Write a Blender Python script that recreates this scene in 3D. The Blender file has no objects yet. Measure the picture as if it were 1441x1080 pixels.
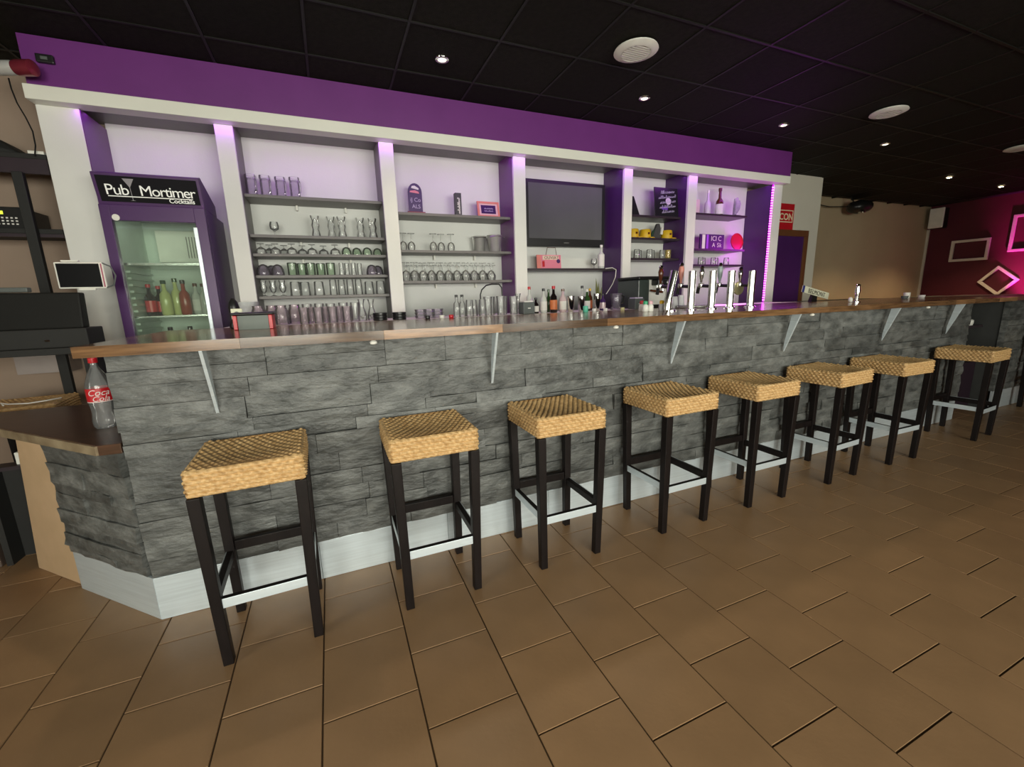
import bpy, math, random
from mathutils import Vector, Matrix
random.seed(7)
scene = bpy.context.scene
COL = scene.collection
PI = math.pi

# ------------------------------------------------------------------ camera
FPX, YAW, PITCH, ROLL = 597.2, 0.3958376, -0.2000825, -0.0282540
CAM = Vector((0.0, 0.0, 1.3))
fwd = Vector((math.sin(YAW) * math.cos(PITCH), math.cos(YAW) * math.cos(PITCH), math.sin(PITCH)))
rt0 = Vector((math.cos(YAW), -math.sin(YAW), 0))
up0 = rt0.cross(fwd)
rgt = rt0 * math.cos(ROLL) + up0 * math.sin(ROLL)
upv = -rt0 * math.sin(ROLL) + up0 * math.cos(ROLL)
cam_data = bpy.data.cameras.new('camera')
cam = bpy.data.objects.new('camera', cam_data)
COL.objects.link(cam)
cam_data.sensor_fit = 'HORIZONTAL'
cam_data.sensor_width = 36.0
cam_data.lens = FPX / 1441 * 36.0
cam_data.clip_start = 0.05
cam.matrix_world = Matrix.Translation(CAM) @ Matrix((
    (rgt.x, upv.x, -fwd.x), (rgt.y, upv.y, -fwd.y), (rgt.z, upv.z, -fwd.z))).to_4x4()
scene.camera = cam

def at(px, py, Y):
    """survey helper: the point of the plane y=Y seen at a photo pixel"""
    d = rgt * ((px - 720.5) / FPX) - upv * ((py - 540) / FPX) + fwd
    return CAM + d * ((Y - CAM.y) / d.y)

def X(px, py, Y):
    return at(px, py, Y).x

# ------------------------------------------------------------------ world, exposure, daylight
world = bpy.data.worlds.new('world')
scene.world = world
world.use_nodes = True
bg = world.node_tree.nodes['Background']
bg.inputs[0].default_value = (0.75, 0.86, 1.0, 1)
bg.inputs[1].default_value = 0.6
scene.view_settings.view_transform = 'Standard'
scene.view_settings.look = 'None'
scene.view_settings.gamma = 1.0
scene.view_settings.use_curve_mapping = False
scene.view_settings.exposure = 0.55

def area(name, loc, direction, sx, sy, power, color, spread=PI):
    l = bpy.data.lights.new(name, 'AREA')
    l.shape = 'RECTANGLE'; l.size = sx; l.size_y = sy
    l.energy = power; l.color = color; l.spread = spread
    o = bpy.data.objects.new(name, l)
    COL.objects.link(o)
    o.location = loc
    o.rotation_euler = Vector(direction).to_track_quat('-Z', 'Y').to_euler()
    return o

DAY = (1.0, 0.97, 0.84)
FRONT_WINDOWS = [(-2.1, 0.1), (0.6, 2.8), (3.2, 4.6)]
for i, (a, b) in enumerate(FRONT_WINDOWS):
    area('daylight', ((a + b) / 2, -4.25, 1.55), (0, 1, -0.05), b - a, 1.6, (165, 160, 70)[i], DAY)
area('daylight', (-4.85, -1.2, 1.55), (1, 0, -0.05), 2.8, 1.6, 110, DAY)

# ------------------------------------------------------------------ materials
MATS = {}
def mat(name, col, rough=0.5, metal=0.0, col2=None, scale=8.0, bump=0.0, bscale=40.0, rand=0.0,
        stretch=None, emit=None, estr=0.0, coat=0.0, spec=None, detail=4.0):
    if name in MATS: return MATS[name]
    m = bpy.data.materials.new(name); m.use_nodes = True
    nt = m.node_tree; N = nt.nodes; L = nt.links
    b = N['Principled BSDF']
    b.inputs['Roughness'].default_value = rough
    b.inputs['Metallic'].default_value = metal
    if spec is not None: b.inputs['Specular IOR Level'].default_value = spec
    if coat: b.inputs['Coat Weight'].default_value = coat; b.inputs['Coat Roughness'].default_value = 0.12
    if col2 is None: col2 = tuple(c * 0.88 for c in col)
    tc = N.new('ShaderNodeTexCoord'); mp = N.new('ShaderNodeMapping')
    L.new(tc.outputs['Object'], mp.inputs[0])
    if stretch: mp.inputs['Scale'].default_value = stretch
    nz = N.new('ShaderNodeTexNoise'); nz.inputs['Scale'].default_value = scale
    nz.inputs['Detail'].default_value = detail
    L.new(mp.outputs[0], nz.inputs['Vector'])
    rp = N.new('ShaderNodeValToRGB')
    rp.color_ramp.elements[0].position = 0.32; rp.color_ramp.elements[1].position = 0.68
    rp.color_ramp.elements[0].color = (*col2, 1); rp.color_ramp.elements[1].color = (*col, 1)
    L.new(nz.outputs['Fac'], rp.inputs[0])
    out = rp.outputs[0]
    if rand:
        oi = N.new('ShaderNodeObjectInfo'); mr = N.new('ShaderNodeMapRange')
        mr.inputs[3].default_value = 1 - rand; mr.inputs[4].default_value = 1 + rand
        L.new(oi.outputs['Random'], mr.inputs[0])
        mx = N.new('ShaderNodeVectorMath'); mx.operation = 'SCALE'
        L.new(out, mx.inputs[0]); L.new(mr.outputs[0], mx.inputs['Scale'])
        out = mx.outputs[0]
    L.new(out, b.inputs['Base Color'])
    if bump:
        n2 = N.new('ShaderNodeTexNoise'); n2.inputs['Scale'].default_value = bscale
        n2.inputs['Detail'].default_value = 5
        L.new(mp.outputs[0], n2.inputs['Vector'])
        bm = N.new('ShaderNodeBump'); bm.inputs['Strength'].default_value = bump
        bm.inputs['Distance'].default_value = 0.01
        L.new(n2.outputs['Fac'], bm.inputs['Height']); L.new(bm.outputs[0], b.inputs['Normal'])
    if emit:
        b.inputs['Emission Color'].default_value = (*emit, 1)
        b.inputs['Emission Strength'].default_value = estr
    MATS[name] = m
    return m

def glass(name, tint, body=0.12, gloss=0.05):
    """thin clear glass: mostly transmitted light, a Fresnel reflection and a little body colour"""
    if name in MATS: return MATS[name]
    m = bpy.data.materials.new(name); m.use_nodes = True
    nt = m.node_tree; N = nt.nodes; L = nt.links
    for n in list(N): N.remove(n)
    o = N.new('ShaderNodeOutputMaterial')
    t = N.new('ShaderNodeBsdfTransparent'); t.inputs[0].default_value = (*tint, 1)
    d = N.new('ShaderNodeBsdfDiffuse'); d.inputs[0].default_value = (*tint, 1)
    g = N.new('ShaderNodeBsdfGlossy'); g.inputs['Roughness'].default_value = gloss
    lw = N.new('ShaderNodeFresnel'); lw.inputs['IOR'].default_value = 1.5
    nz = N.new('ShaderNodeTexNoise'); nz.inputs['Scale'].default_value = 30
    tc = N.new('ShaderNodeTexCoord'); L.new(tc.outputs['Object'], nz.inputs['Vector'])
    mr = N.new('ShaderNodeMapRange'); mr.inputs[3].default_value = body * 0.6; mr.inputs[4].default_value = body * 1.4
    L.new(nz.outputs['Fac'], mr.inputs[0])
    m1 = N.new('ShaderNodeMixShader'); L.new(mr.outputs[0], m1.inputs[0])
    L.new(t.outputs[0], m1.inputs[1]); L.new(d.outputs[0], m1.inputs[2])
    m2 = N.new('ShaderNodeMixShader'); L.new(lw.outputs[0], m2.inputs[0])
    L.new(m1.outputs[0], m2.inputs[1]); L.new(g.outputs[0], m2.inputs[2])
    L.new(m2.outputs[0], o.inputs[0])
    MATS[name] = m
    return m

WHITE = mat('white_paint', (0.78, 0.78, 0.74), 0.55, col2=(0.74, 0.74, 0.70), scale=3, bump=0.05, bscale=120)
BEAM = mat('beam_white', (0.80, 0.80, 0.72), 0.5, col2=(0.76, 0.76, 0.68), scale=3)
NICHE = mat('niche_back_white', (0.72, 0.73, 0.70), 0.6, col2=(0.68, 0.69, 0.66), scale=2, bump=0.06, bscale=90)
PURPLE = mat('purple_paint', (0.155, 0.030, 0.195), 0.38, col2=(0.138, 0.026, 0.175), scale=4, bump=0.03, bscale=100)
PURPLE_D = mat('deep_purple_panel', (0.07, 0.018, 0.115), 0.35, col2=(0.06, 0.015, 0.10), scale=4)
BLACKC = mat('black_ceiling_panel', (0.0165, 0.0155, 0.0118), 0.75, col2=(0.011, 0.0103, 0.008), scale=30, bump=0.25, bscale=180, rand=0.2, spec=0.12)
GRIDC = mat('black_ceiling_runner', (0.010, 0.0095, 0.008), 0.5, scale=10, spec=0.25)
TILE = mat('brown_floor_tile', (0.345, 0.205, 0.103), 0.36, col2=(0.295, 0.175, 0.088), scale=5, bump=0.04, bscale=60, rand=0.07)
GROUT = mat('dark_grout', (0.075, 0.043, 0.018), 0.9, scale=20)
SLATE = mat('grey_slate', (0.165, 0.170, 0.162), 0.46, col2=(0.058, 0.061, 0.058), scale=9, bump=1.0, bscale=22, rand=0.28, stretch=(1, 1, 2.2), detail=9)
MORTAR = mat('slate_core', (0.05, 0.052, 0.05), 0.9, scale=12)
ALU = mat('brushed_aluminium', (0.76, 0.85, 0.90), 0.40, 0.5, scale=3, bump=0.03, bscale=60, stretch=(1, 1, 30))
CHROME = mat('chrome', (0.72, 0.72, 0.69), 0.10, 1.0, scale=5)
STEEL = mat('steel', (0.60, 0.60, 0.60), 0.25, 1.0, scale=9)
WOODTOP = mat('varnished_worktop_stave', (0.27, 0.145, 0.066), 0.17, col2=(0.115, 0.06, 0.028), scale=5, rand=0.6, stretch=(1.2, 14, 14), coat=0.15)
WOODLOW = mat('dark_varnished_wood', (0.085, 0.042, 0.024), 0.28, col2=(0.055, 0.028, 0.016), scale=5, stretch=(2, 12, 12))
MDF = mat('pale_board', (0.62, 0.43, 0.26), 0.6, col2=(0.55, 0.38, 0.22), scale=6)
STRAW = mat('woven_straw', (0.70, 0.47, 0.22), 0.5, col2=(0.46, 0.27, 0.105), scale=60, bump=0.15, bscale=260)
DARKWOOD = mat('black_stained_wood', (0.010, 0.0065, 0.006), 0.45, col2=(0.006, 0.004, 0.0038), scale=9, stretch=(6, 6, 1), spec=.22)
SHELFG = mat('grey_brown_shelf', (0.16, 0.15, 0.14), 0.45, scale=8)
SHELFD = mat('dark_shelf', (0.035, 0.024, 0.03), 0.4, scale=8)
BLACK = mat('black_plastic', (0.012, 0.012, 0.012), 0.35, scale=10)
BLACKM = mat('matt_black', (0.014, 0.014, 0.013), 0.7, scale=10)
SCREEN = mat('dark_screen', (0.006, 0.006, 0.007), 0.3, scale=2, spec=.2)
MAROON = mat('maroon_wall', (0.10, 0.008, 0.022), 0.65, col2=(0.085, 0.006, 0.018), scale=3, bump=0.1, bscale=80)
BEIGE = mat('beige_wall', (0.52, 0.42, 0.27), 0.7, col2=(0.48, 0.385, 0.245), scale=2, bump=0.1, bscale=80)
TAN = mat('tan_wall', (0.33, 0.245, 0.185), 0.7, col2=(0.30, 0.22, 0.165), scale=2)
CREAM = mat('cream_wall', (0.66, 0.63, 0.53), 0.65, col2=(0.62, 0.59, 0.50), scale=2)
FRAMEB = mat('brown_door_frame', (0.15, 0.055, 0.02), 0.45, scale=7, stretch=(4, 4, 1))
RED = mat('red', (0.55, 0.012, 0.02), 0.35, scale=6)
YELLOW = mat('yellow', (0.72, 0.45, 0.01), 0.5, scale=6)
PINK = mat('pink_print', (0.75, 0.22, 0.30), 0.5, scale=6)
CORAL = mat('coral_wood', (0.78, 0.25, 0.20), 0.5, scale=6)
GREEN = mat('green', (0.03, 0.38, 0.18), 0.4, scale=6)
DKGREEN = mat('dark_green_cloth', (0.02, 0.06, 0.035), 0.8, scale=10)
OFFW = mat('off_white', (0.86, 0.85, 0.78), 0.5, scale=8)
PAPER = mat('paper_white', (0.80, 0.78, 0.74), 0.7, scale=8)
VIOLET = mat('violet_board', (0.05, 0.012, 0.11), 0.45, scale=8)
ORANGE = mat('orange_label', (0.60, 0.17, 0.05), 0.5, scale=8)
BROWN = mat('brown_glass', (0.10, 0.025, 0.008), 0.12, scale=8)
GREENGL = mat('green_bottle_glass', (0.03, 0.08, 0.02), 0.1, scale=8)
BLACKGL = mat('black_bottle_glass', (0.010, 0.006, 0.006), 0.08, scale=8)
PINKGL = mat('pale_pink_glass', (0.62, 0.48, 0.50), 0.12, scale=8)
LIME = mat('pale_lime_syrup', (0.55, 0.58, 0.25), 0.15, scale=8)
REDSY = mat('red_syrup', (0.32, 0.05, 0.03), 0.15, scale=8)
CLEARB = mat('clear_bottle_spirit', (0.60, 0.62, 0.58), 0.10, scale=8)
GREYST = mat('grey_plastic', (0.10, 0.115, 0.11), 0.5, scale=8)
LINER = mat('fridge_liner', (0.68, 0.76, 0.70), 0.5, scale=5)
GL = glass('clear_glass', (0.96, 0.97, 0.96), 0.17)
GLP = glass('lilac_clear_glass', (0.93, 0.90, 0.95), 0.13)
GLG = glass('green_tinted_glass', (0.80, 0.90, 0.78), 0.12)
GLV = glass('smoky_violet_glass', (0.66, 0.61, 0.70), 0.15)
GLR = glass('rose_tinted_glass', (0.955, 0.90, 0.93), 0.12)
PANE = glass('window_pane', (0.96, 0.97, 0.97), 0.01, 0.02)
FPANE = glass('fridge_door_glass', (0.90, 0.95, 0.90), 0.03, 0.02)
PET = glass('clear_plastic', (0.92, 0.93, 0.93), 0.12, 0.06)
LEDM = mat('magenta_diode', (0.9, 0.1, 0.9), 0.4, emit=(1.0, 0.10, 1.0), estr=6.0)
LEDT = mat('led_tape', (0.45, 0.02, 0.6), 0.4, emit=(0.75, 0.02, 0.95), estr=0.55)
BULB = mat('lit_bulb', (1, 0.9, 0.7), 0.4, emit=(1.0, 0.82, 0.5), estr=22.0)
BULBD = mat('frosted_bulb', (0.85, 0.82, 0.72), 0.3, emit=(1.0, 0.9, 0.7), estr=1.2)
LCD = mat('lit_display', (0.6, 0.7, 0.05), 0.4, emit=(0.65, 0.80, 0.05), estr=0.8)

# ------------------------------------------------------------------ mesh helpers
class MB:
    def __init__(s): s.v = []; s.f = []
    def add(s, vs, fs):
        o = len(s.v); s.v += [tuple(p) for p in vs]; s.f += [tuple(i + o for i in f) for f in fs]; return s
    def box(s, x0, x1, y0, y1, z0, z1):
        return s.add([(x0, y0, z0), (x1, y0, z0), (x1, y1, z0), (x0, y1, z0), (x0, y0, z1), (x1, y0, z1), (x1, y1, z1), (x0, y1, z1)],
                     [(0, 3, 2, 1), (4, 5, 6, 7), (0, 1, 5, 4), (1, 2, 6, 5), (2, 3, 7, 6), (3, 0, 4, 7)])
    def hexa(s, b, t):
        """b and t: four points each, counter-clockwise from above"""
        return s.add(list(b) + list(t), [(0, 3, 2, 1), (4, 5, 6, 7), (0, 1, 5, 4), (1, 2, 6, 5), (2, 3, 7, 6), (3, 0, 4, 7)])
    def prism(s, pts, z0, z1):
        n = len(pts)
        return s.add([(x, y, z0) for x, y in pts] + [(x, y, z1) for x, y in pts],
                     [tuple(range(n - 1, -1, -1)), tuple(range(n, 2 * n))] + [(i, (i + 1) % n, n + (i + 1) % n, n + i) for i in range(n)])
    def prism_y(s, pts, y0, y1):
        """outline in x,z extruded along y"""
        n = len(pts)
        return s.add([(x, y0, z) for x, z in pts] + [(x, y1, z) for x, z in pts],
                     [tuple(range(n)), tuple(range(2 * n - 1, n - 1, -1))] + [(i, n + i, n + (i + 1) % n, (i + 1) % n) for i in range(n)])
    def prism_x(s, pts, x0, x1):
        """outline in y,z extruded along x"""
        n = len(pts)
        return s.add([(x0, y, z) for y, z in pts] + [(x1, y, z) for y, z in pts],
                     [tuple(range(n - 1, -1, -1)), tuple(range(n, 2 * n))] + [(i, (i + 1) % n, n + (i + 1) % n, n + i) for i in range(n)])
    def lathe(s, prof, cx=0, cy=0, cz=0, n=18, caps=True):
        vs = []; fs = []
        for r, z in prof:
            for k in range(n):
                a = 2 * PI * k / n
                vs.append((cx + r * math.cos(a), cy + r * math.sin(a), cz + z))
        for i in range(len(prof) - 1):
            for k in range(n):
                k2 = (k + 1) % n
                fs.append((i * n + k, i * n + k2, (i + 1) * n + k2, (i + 1) * n + k))
        if caps:
            if prof[0][0] > 1e-4: fs.append(tuple(range(n - 1, -1, -1)))
            if prof[-1][0] > 1e-4: fs.append(tuple((len(prof) - 1) * n + k for k in range(n)))
        return s.add(vs, fs)
    def tube(s, pts, r, n=8, r2=None):
        pts = [Vector(p) for p in pts]; vs = []; fs = []; m = len(pts)
        for i, p in enumerate(pts):
            d = (pts[min(i + 1, m - 1)] - pts[max(i - 1, 0)]).normalized()
            a = d.orthogonal().normalized() if i == 0 else (a - d * a.dot(d)).normalized()
            b = d.cross(a)
            rr = r if r2 is None else r + (r2 - r) * i / (m - 1)
            for k in range(n):
                t = 2 * PI * k / n
                vs.append(p + a * (rr * math.cos(t)) + b * (rr * math.sin(t)))
        for i in range(m - 1):
            for k in range(n):
                k2 = (k + 1) % n
                fs.append((i * n + k, i * n + k2, (i + 1) * n + k2, (i + 1) * n + k))
        fs.append(tuple(range(n - 1, -1, -1))); fs.append(tuple((m - 1) * n + k for k in range(n)))
        return s.add(vs, fs)
    def xf(s, M):
        s.v = [tuple(M @ Vector(p)) for p in s.v]; return s
    def mesh(s, name, m, smooth=None):
        me = bpy.data.meshes.new(name)
        me.from_pydata(s.v, [], s.f)
        me.materials.append(m)
        if smooth:
            me.polygons.foreach_set('use_smooth', [True] * len(me.polygons))
            me.set_sharp_from_angle(angle=math.radians(smooth))
        me.update()
        return me

def wloc(o):
    l = Vector((0, 0, 0))
    while o is not None: l = l + o.location; o = o.parent
    return l

def build(mb, name, m, parent=None, smooth=None, bevel=0.0, local=False):
    """mesh given in world coordinates (or local=True: in the parent's); a free object gets its origin at its base"""
    if not local:
        if parent is not None: base = wloc(parent)
        else:
            xs = [p[0] for p in mb.v]; ys = [p[1] for p in mb.v]; zs = [p[2] for p in mb.v]
            base = Vector(((min(xs) + max(xs)) / 2, (min(ys) + max(ys)) / 2, min(zs)))
        mb.v = [(p[0] - base.x, p[1] - base.y, p[2] - base.z) for p in mb.v]
    o = bpy.data.objects.new(name, mb.mesh(name, m, smooth))
    COL.objects.link(o)
    if parent is not None: o.parent = parent
    elif not local: o.location = base
    if bevel:
        bv = o.modifiers.new('bevel', 'BEVEL'); bv.width = bevel; bv.segments = 2; bv.limit_method = 'ANGLE'
    return o

def tag(o, label, cat, group=None):
    o['label'] = label; o['category'] = cat
    if group: o['group'] = group
    return o

def struct(o, label=None, cat=None):
    o['kind'] = 'structure'
    if label: o['label'] = label
    if cat: o['category'] = cat
    return o

def thing(name, label, cat, loc, group=None, rz=0.0):
    o = bpy.data.objects.new(name, None); COL.objects.link(o)
    o.empty_display_size = 0.05
    o.location = loc; o.rotation_euler = (0, 0, rz)
    return tag(o, label, cat, group)

def copy_tree(o, parent=None):
    c = o.copy(); COL.objects.link(c); c.parent = parent
    for ch in list(o.children): copy_tree(ch, c)
    return c

def text_mb(body, size, shear=0.0, extrude=0.001, align='CENTER', offset=0.0, space=1.0):
    cu = bpy.data.curves.new('lettering', 'FONT')
    cu.body = body; cu.size = size; cu.shear = shear; cu.extrude = extrude
    cu.align_x = align; cu.offset = offset; cu.space_character = space
    cu.resolution_u = 3
    o = bpy.data.objects.new('lettering', cu); COL.objects.link(o)
    dg = bpy.context.evaluated_depsgraph_get()
    me = bpy.data.meshes.new_from_object(o.evaluated_get(dg))
    mb = MB(); mb.add([v.co[:] for v in me.vertices], [tuple(p.vertices) for p in me.polygons])
    bpy.data.objects.remove(o); bpy.data.curves.remove(cu); bpy.data.meshes.remove(me)
    return mb

def scribble(w, h, seed, r=.0016, loops=5):
    """one line of illegible handwriting in the x,z plane, centred, facing -y"""
    rg = random.Random(seed); pts = []; x = -w / 2
    while x < w / 2:
        up = h * rg.choice((.3, .35, .4, .7)); lean = h * .25; st = h * rg.uniform(.22, .5)
        pts += [(x, 0, -h * .3), (x + lean, 0, -h * .3 + up), (x + lean + st * .4, 0, -h * .3 + up * .8), (x + st * .55, 0, -h * .28)]
        x += st
    return MB().tube(pts, r, 5)

def text_on_y(body, size, x, y, z, **k):
    """lettering standing upright, facing -y"""
    mb = text_mb(body, size, **k)
    return mb.xf(Matrix.Translation((x, y, z)) @ Matrix.Rotation(PI / 2, 4, 'X'))

# ------------------------------------------------------------------ the room
ZC = 2.85
YB = 4.05                                    # back wall of the bar shelving
XR = 11.5                                    # maroon wall
floor = struct(build(MB().box(-4.7, XR, -4.1, 5.2, -0.06, -0.004), 'floor', GROUT), 'brown tiled floor with dark joints', 'floor')
# tiles in running bond
TX, TY, X0T, Y0T, J = 0.3015, 0.3085, -0.1535, 1.255, 0.0045
def tile_mb(x0, x1, y0, y1): return MB().hexa(
    [(x0, y0, -0.004), (x1, y0, -0.004), (x1, y1, -0.004), (x0, y1, -0.004)],
    [(x0 + .0012, y0 + .0012, 0), (x1 - .0012, y0 + .0012, 0), (x1 - .0012, y1 - .0012, 0), (x0 + .0012, y1 - .0012, 0)])
cells = []
for i in range(-15, 39):
    for j in range(-18, 13):
        x0 = X0T + i * TX; y0 = Y0T + j * TY + (TY / 2 if i % 2 else 0)
        if x0 < -4.69 or x0 + TX > XR or y0 < -4.08 or y0 + TY > 5.19: continue
        c = Vector((x0 + TX / 2, y0 + TY / 2, 0)) - CAM
        dep = c.dot(fwd); vis = 0
        hidden = (c.y > 2.2 and c.x > -0.8) or (c.y > 3.0)
        if dep > 0.2 and not hidden:
            px = 720.5 + FPX * c.dot(rgt) / dep; py = 540 - FPX * c.dot(upv) / dep
            if -90 < px < 1531 and 300 < py < 1170: vis = 1.3 / dep ** 3
        cells.append((vis, x0, y0))
cells.sort(reverse=True)
tm = tile_mb(J / 2 - TX / 2, TX / 2 - J / 2, J / 2 - TY / 2, TY / 2 - J / 2).mesh('tile', TILE)
rest = MB()
fl = wloc(floor)
for n, (vis, x0, y0) in enumerate(cells):
    if n < 300 and vis > 0:
        o = bpy.data.objects.new('tile', tm); COL.objects.link(o); o.parent = floor
        o.location = Vector((x0 + TX / 2, y0 + TY / 2, random.uniform(-0.0004, 0.0004))) - fl
    else:
        m_ = tile_mb(x0 + J / 2, x0 + TX - J / 2, y0 + J / 2, y0 + TY - J / 2); rest.add(m_.v, m_.f)
build(rest, 'tile', TILE, floor)['kind'] = 'stuff'

# ceiling of black panels between runners
ceil = struct(build(MB().box(-4.7, XR, -4.1, 5.2, ZC + 0.02, ZC + 0.08), 'ceiling', BLACKM), 'black suspended panel ceiling', 'ceiling')
GP, GX0, GY0 = 0.5515, 0.032, 2.2
runner = MB()
xs = [GX0 + k * GP for k in range(-8, 21)]; ys = [GY0 + k * GP for k in range(-11, 6)]
for x in xs: runner.box(x - 0.008, x + 0.008, -4.1, 5.2, ZC - 0.005, ZC + 0.021)
for a, b in zip(xs[:-1], xs[1:]):
    for y in ys: runner.box(a + 0.008, b - 0.008, y - 0.008, y + 0.008, ZC - 0.005, ZC + 0.021)
build(runner, 'ceiling_runner', GRIDC, ceil)
pm = MB().box(-GP / 2 + .009, GP / 2 - .009, -GP / 2 + .009, GP / 2 - .009, 0, 0.018).mesh('ceiling_panel', BLACKC)
prest = MB(); cl = wloc(ceil)
for a in xs[:-1]:
    for b in ys[:-1]:
        c = Vector((a + GP / 2, b + GP / 2, ZC)) - CAM
        if c.dot(fwd) > 0.3 and c.y > 0.5:
            o = bpy.data.objects.new('ceiling_panel', pm); COL.objects.link(o); o.parent = ceil
            o.location = Vector((a + GP / 2, b + GP / 2, ZC + random.uniform(-.001, .001))) - cl
            o.rotation_euler = (random.uniform(-.002, .002), random.uniform(-.002, .002), 0)
        else: prest.box(a + .009, a + GP - .009, b + .009, b + GP - .009, ZC, ZC + .018)
build(prest, 'ceiling_panel', BLACKC, ceil)['kind'] = 'stuff'

struct(build(MB().box(-4.7, 5.07, YB, YB + 0.12, 0, ZC + .02), 'wall_back', TAN), 'tan wall behind the bar shelving', 'wall')
wa = MB().box(5.0, 6.67, 4.24, 4.36, 0, ZC + .02); wa.box(6.55, 6.67, 4.36, 5.12, 0, ZC + .02)
struct(build(wa, 'wall_door_side', CREAM), 'cream wall piece with purple door and red sign', 'wall')
struct(build(MB().box(6.67, XR, 5.10, 5.22, 0, ZC + .02), 'wall_far', BEIGE), 'beige wall set back beyond the bar', 'wall')
struct(build(MB().box(XR, XR + .12, -4.1, 5.22, 0, ZC + .02), 'wall_right', MAROON), 'dark maroon wall hung with white frames', 'wall')
wl = MB()
for (y0, y1, z0, z1) in ((-4.1, -2.6, 0, ZC), (0.2, 5.2, 0, ZC), (-2.6, 0.2, 0, 0.75), (-2.6, 0.2, 2.35, ZC)): wl.box(-4.82, -4.7, y0, y1, z0, z1)
struct(build(wl, 'wall_left', BEIGE), 'beige side wall with a window opening', 'wall')
wf = MB()
edges = [-4.82] + [e for w in FRONT_WINDOWS for e in w] + [XR]
for a, b in zip(edges[0::2], edges[1::2]): wf.box(a, b, -4.22, -4.1, 0, ZC)
for a, b in FRONT_WINDOWS: wf.box(a, b, -4.22, -4.1, 0, 0.75).box(a, b, -4.22, -4.1, 2.35, ZC)
struct(build(wf, 'wall_front', BEIGE), 'beige street wall with three windows', 'wall')
def window(n, a, b, fixed, axis):
    f = MB(); p = MB()
    def bx(m, u0, u1, w0, w1, z0, z1):
        m.box(u0, u1, w0, w1, z0, z1) if axis == 'x' else m.box(w0, w1, u0, u1, z0, z1)
    for u in (a, (a + b) / 2 - .02, b - .04): bx(f, u, u + .04, fixed, fixed + .06, 0.75, 2.35)
    for z in (0.75, 2.31):
        bx(f, a + .04, (a + b) / 2 - .02, fixed, fixed + .06, z, z + .04); bx(f, (a + b) / 2 + .02, b - .04, fixed, fixed + .06, z, z + .04)
    o = struct(build(f, 'window_%d' % n, OFFW), 'white framed window letting in daylight', 'window')
    for (u0, u1) in ((a + .04, (a + b) / 2 - .02), ((a + b) / 2 + .02, b - .04)):
        q = MB(); bx(q, u0, u1, fixed + .025, fixed + .031, 0.79, 2.31); build(q, 'pane', PANE, o)
for i, (a, b) in enumerate(FRONT_WINDOWS): window(i + 1, a, b, -4.19, 'x')
window(4, -2.6, 0.2, -4.79, 'y')
# pale corner bead where the beige and the maroon wall meet
struct(build(MB().box(XR - 0.03, XR - .001, 5.06, 5.099, 0, 2.42), 'trim_1', CREAM), 'pale corner bead beside the maroon wall', 'trim')

# door in the cream wall
dr = struct(build(MB().box(5.40, 6.32, 4.20, 4.236, 0.01, 2.03), 'door_1', PURPLE_D), 'purple door in a brown wooden frame', 'door')
for k, (a, b, z0, z1) in enumerate(((5.33, 5.40, 0, 2.03), (6.32, 6.40, 0, 2.03), (5.33, 6.40, 2.03, 2.115))):
    build(MB().box(a, b, 4.185, 4.237, z0, z1), 'door_frame', FRAMEB, dr, bevel=.004)
hd = build(MB().tube([(5.48, 4.2, 1.02), (5.48, 4.15, 1.02), (5.60, 4.15, 1.02)], 0.009), 'door_handle', STEEL, dr, smooth=40)

# ------------------------------------------------------------------ back bar unit
YC = 3.67
unit = thing('back_bar_shelving', 'white columned shelving wall behind the bar under a purple bulkhead', 'bar shelving', (1.8, YC, 0))
build(MB().box(-1.47, 5.07, 3.60, 4.049, 2.585, ZC - .006), 'bulkhead', PURPLE, unit)
build(MB().box(-1.49, 5.07, 3.59, 3.70, 2.505, 2.584), 'beam', BEAM, unit, bevel=.004)
build(MB().box(-1.48, 5.06, 3.701, 4.049, 2.545, 2.584), 'niche_ceiling', SHELFG, unit)
build(MB().box(-1.284, 4.90, 4.02, 4.049, 0, 2.545), 'back_panel', NICHE, unit)
cols = [(-1.484, -1.284), (-.591, -.483), (.478, .586), (1.604, 1.720), (2.787, 2.889), (3.615, 3.733), (4.90, 5.058)]
for k, (a, b) in enumerate(cols):
    c = build(MB().box(a, b, YC, 3.70 if 0 < k < 6 else 4.049, 0, 2.5045), 'column', WHITE, unit, bevel=.003)
    if 0 < k < 6:
        side = PURPLE_D if k >= 4 else (PURPLE if k == 3 else SHELFG)
        build(MB().box(a, a + .02, 3.701, 4.019, 0, 2.544), 'side_panel', side, unit)
        build(MB().box(b - .02, b, 3.701, 4.019, 0, 2.544), 'side_panel', SHELFG, unit)
    elif k == 0: build(MB().box(b, b + .004, YC + .002, 4.019, 0, 2.5045), 'side_panel', PURPLE, unit)
    else: build(MB().box(a - .004, a, YC + .002, 4.019, 0, 2.5045), 'side_panel', PURPLE_D, unit)
SH = {2: [2.09, 1.81, 1.674, 1.516, 1.36], 3: [2.017, 1.717, 1.463], 4: [1.567], 5: [2.104, 1.881, 1.673], 6: [2.162, 1.783, 1.61]}
for bay, zs in SH.items():
    a = cols[bay - 1][1]; b = cols[bay][0]
    for z in zs:
        build(MB().box(a + .001, b - .001 if bay < 6 else b - .28, 3.76, 4.019, z - .022, z), 'shelf', SHELFG if bay < 4 else SHELFD, unit, bevel=.002)
# conduit holding the shelves: two small bright clips under several shelves
for bay, z in ((2, 2.09), (2, 1.81), (2, 1.674), (3, 1.717), (3, 1.463)):
    a = cols[bay - 1][1]; b = cols[bay][0]
    for t in (0.34, 0.72):
        x = a + (b - a) * t
        build(MB().box(x - .007, x + .007, 3.98, 4.0195, z - .06, z - .0225), 'shelf_clip', OFFW, unit)

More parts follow.
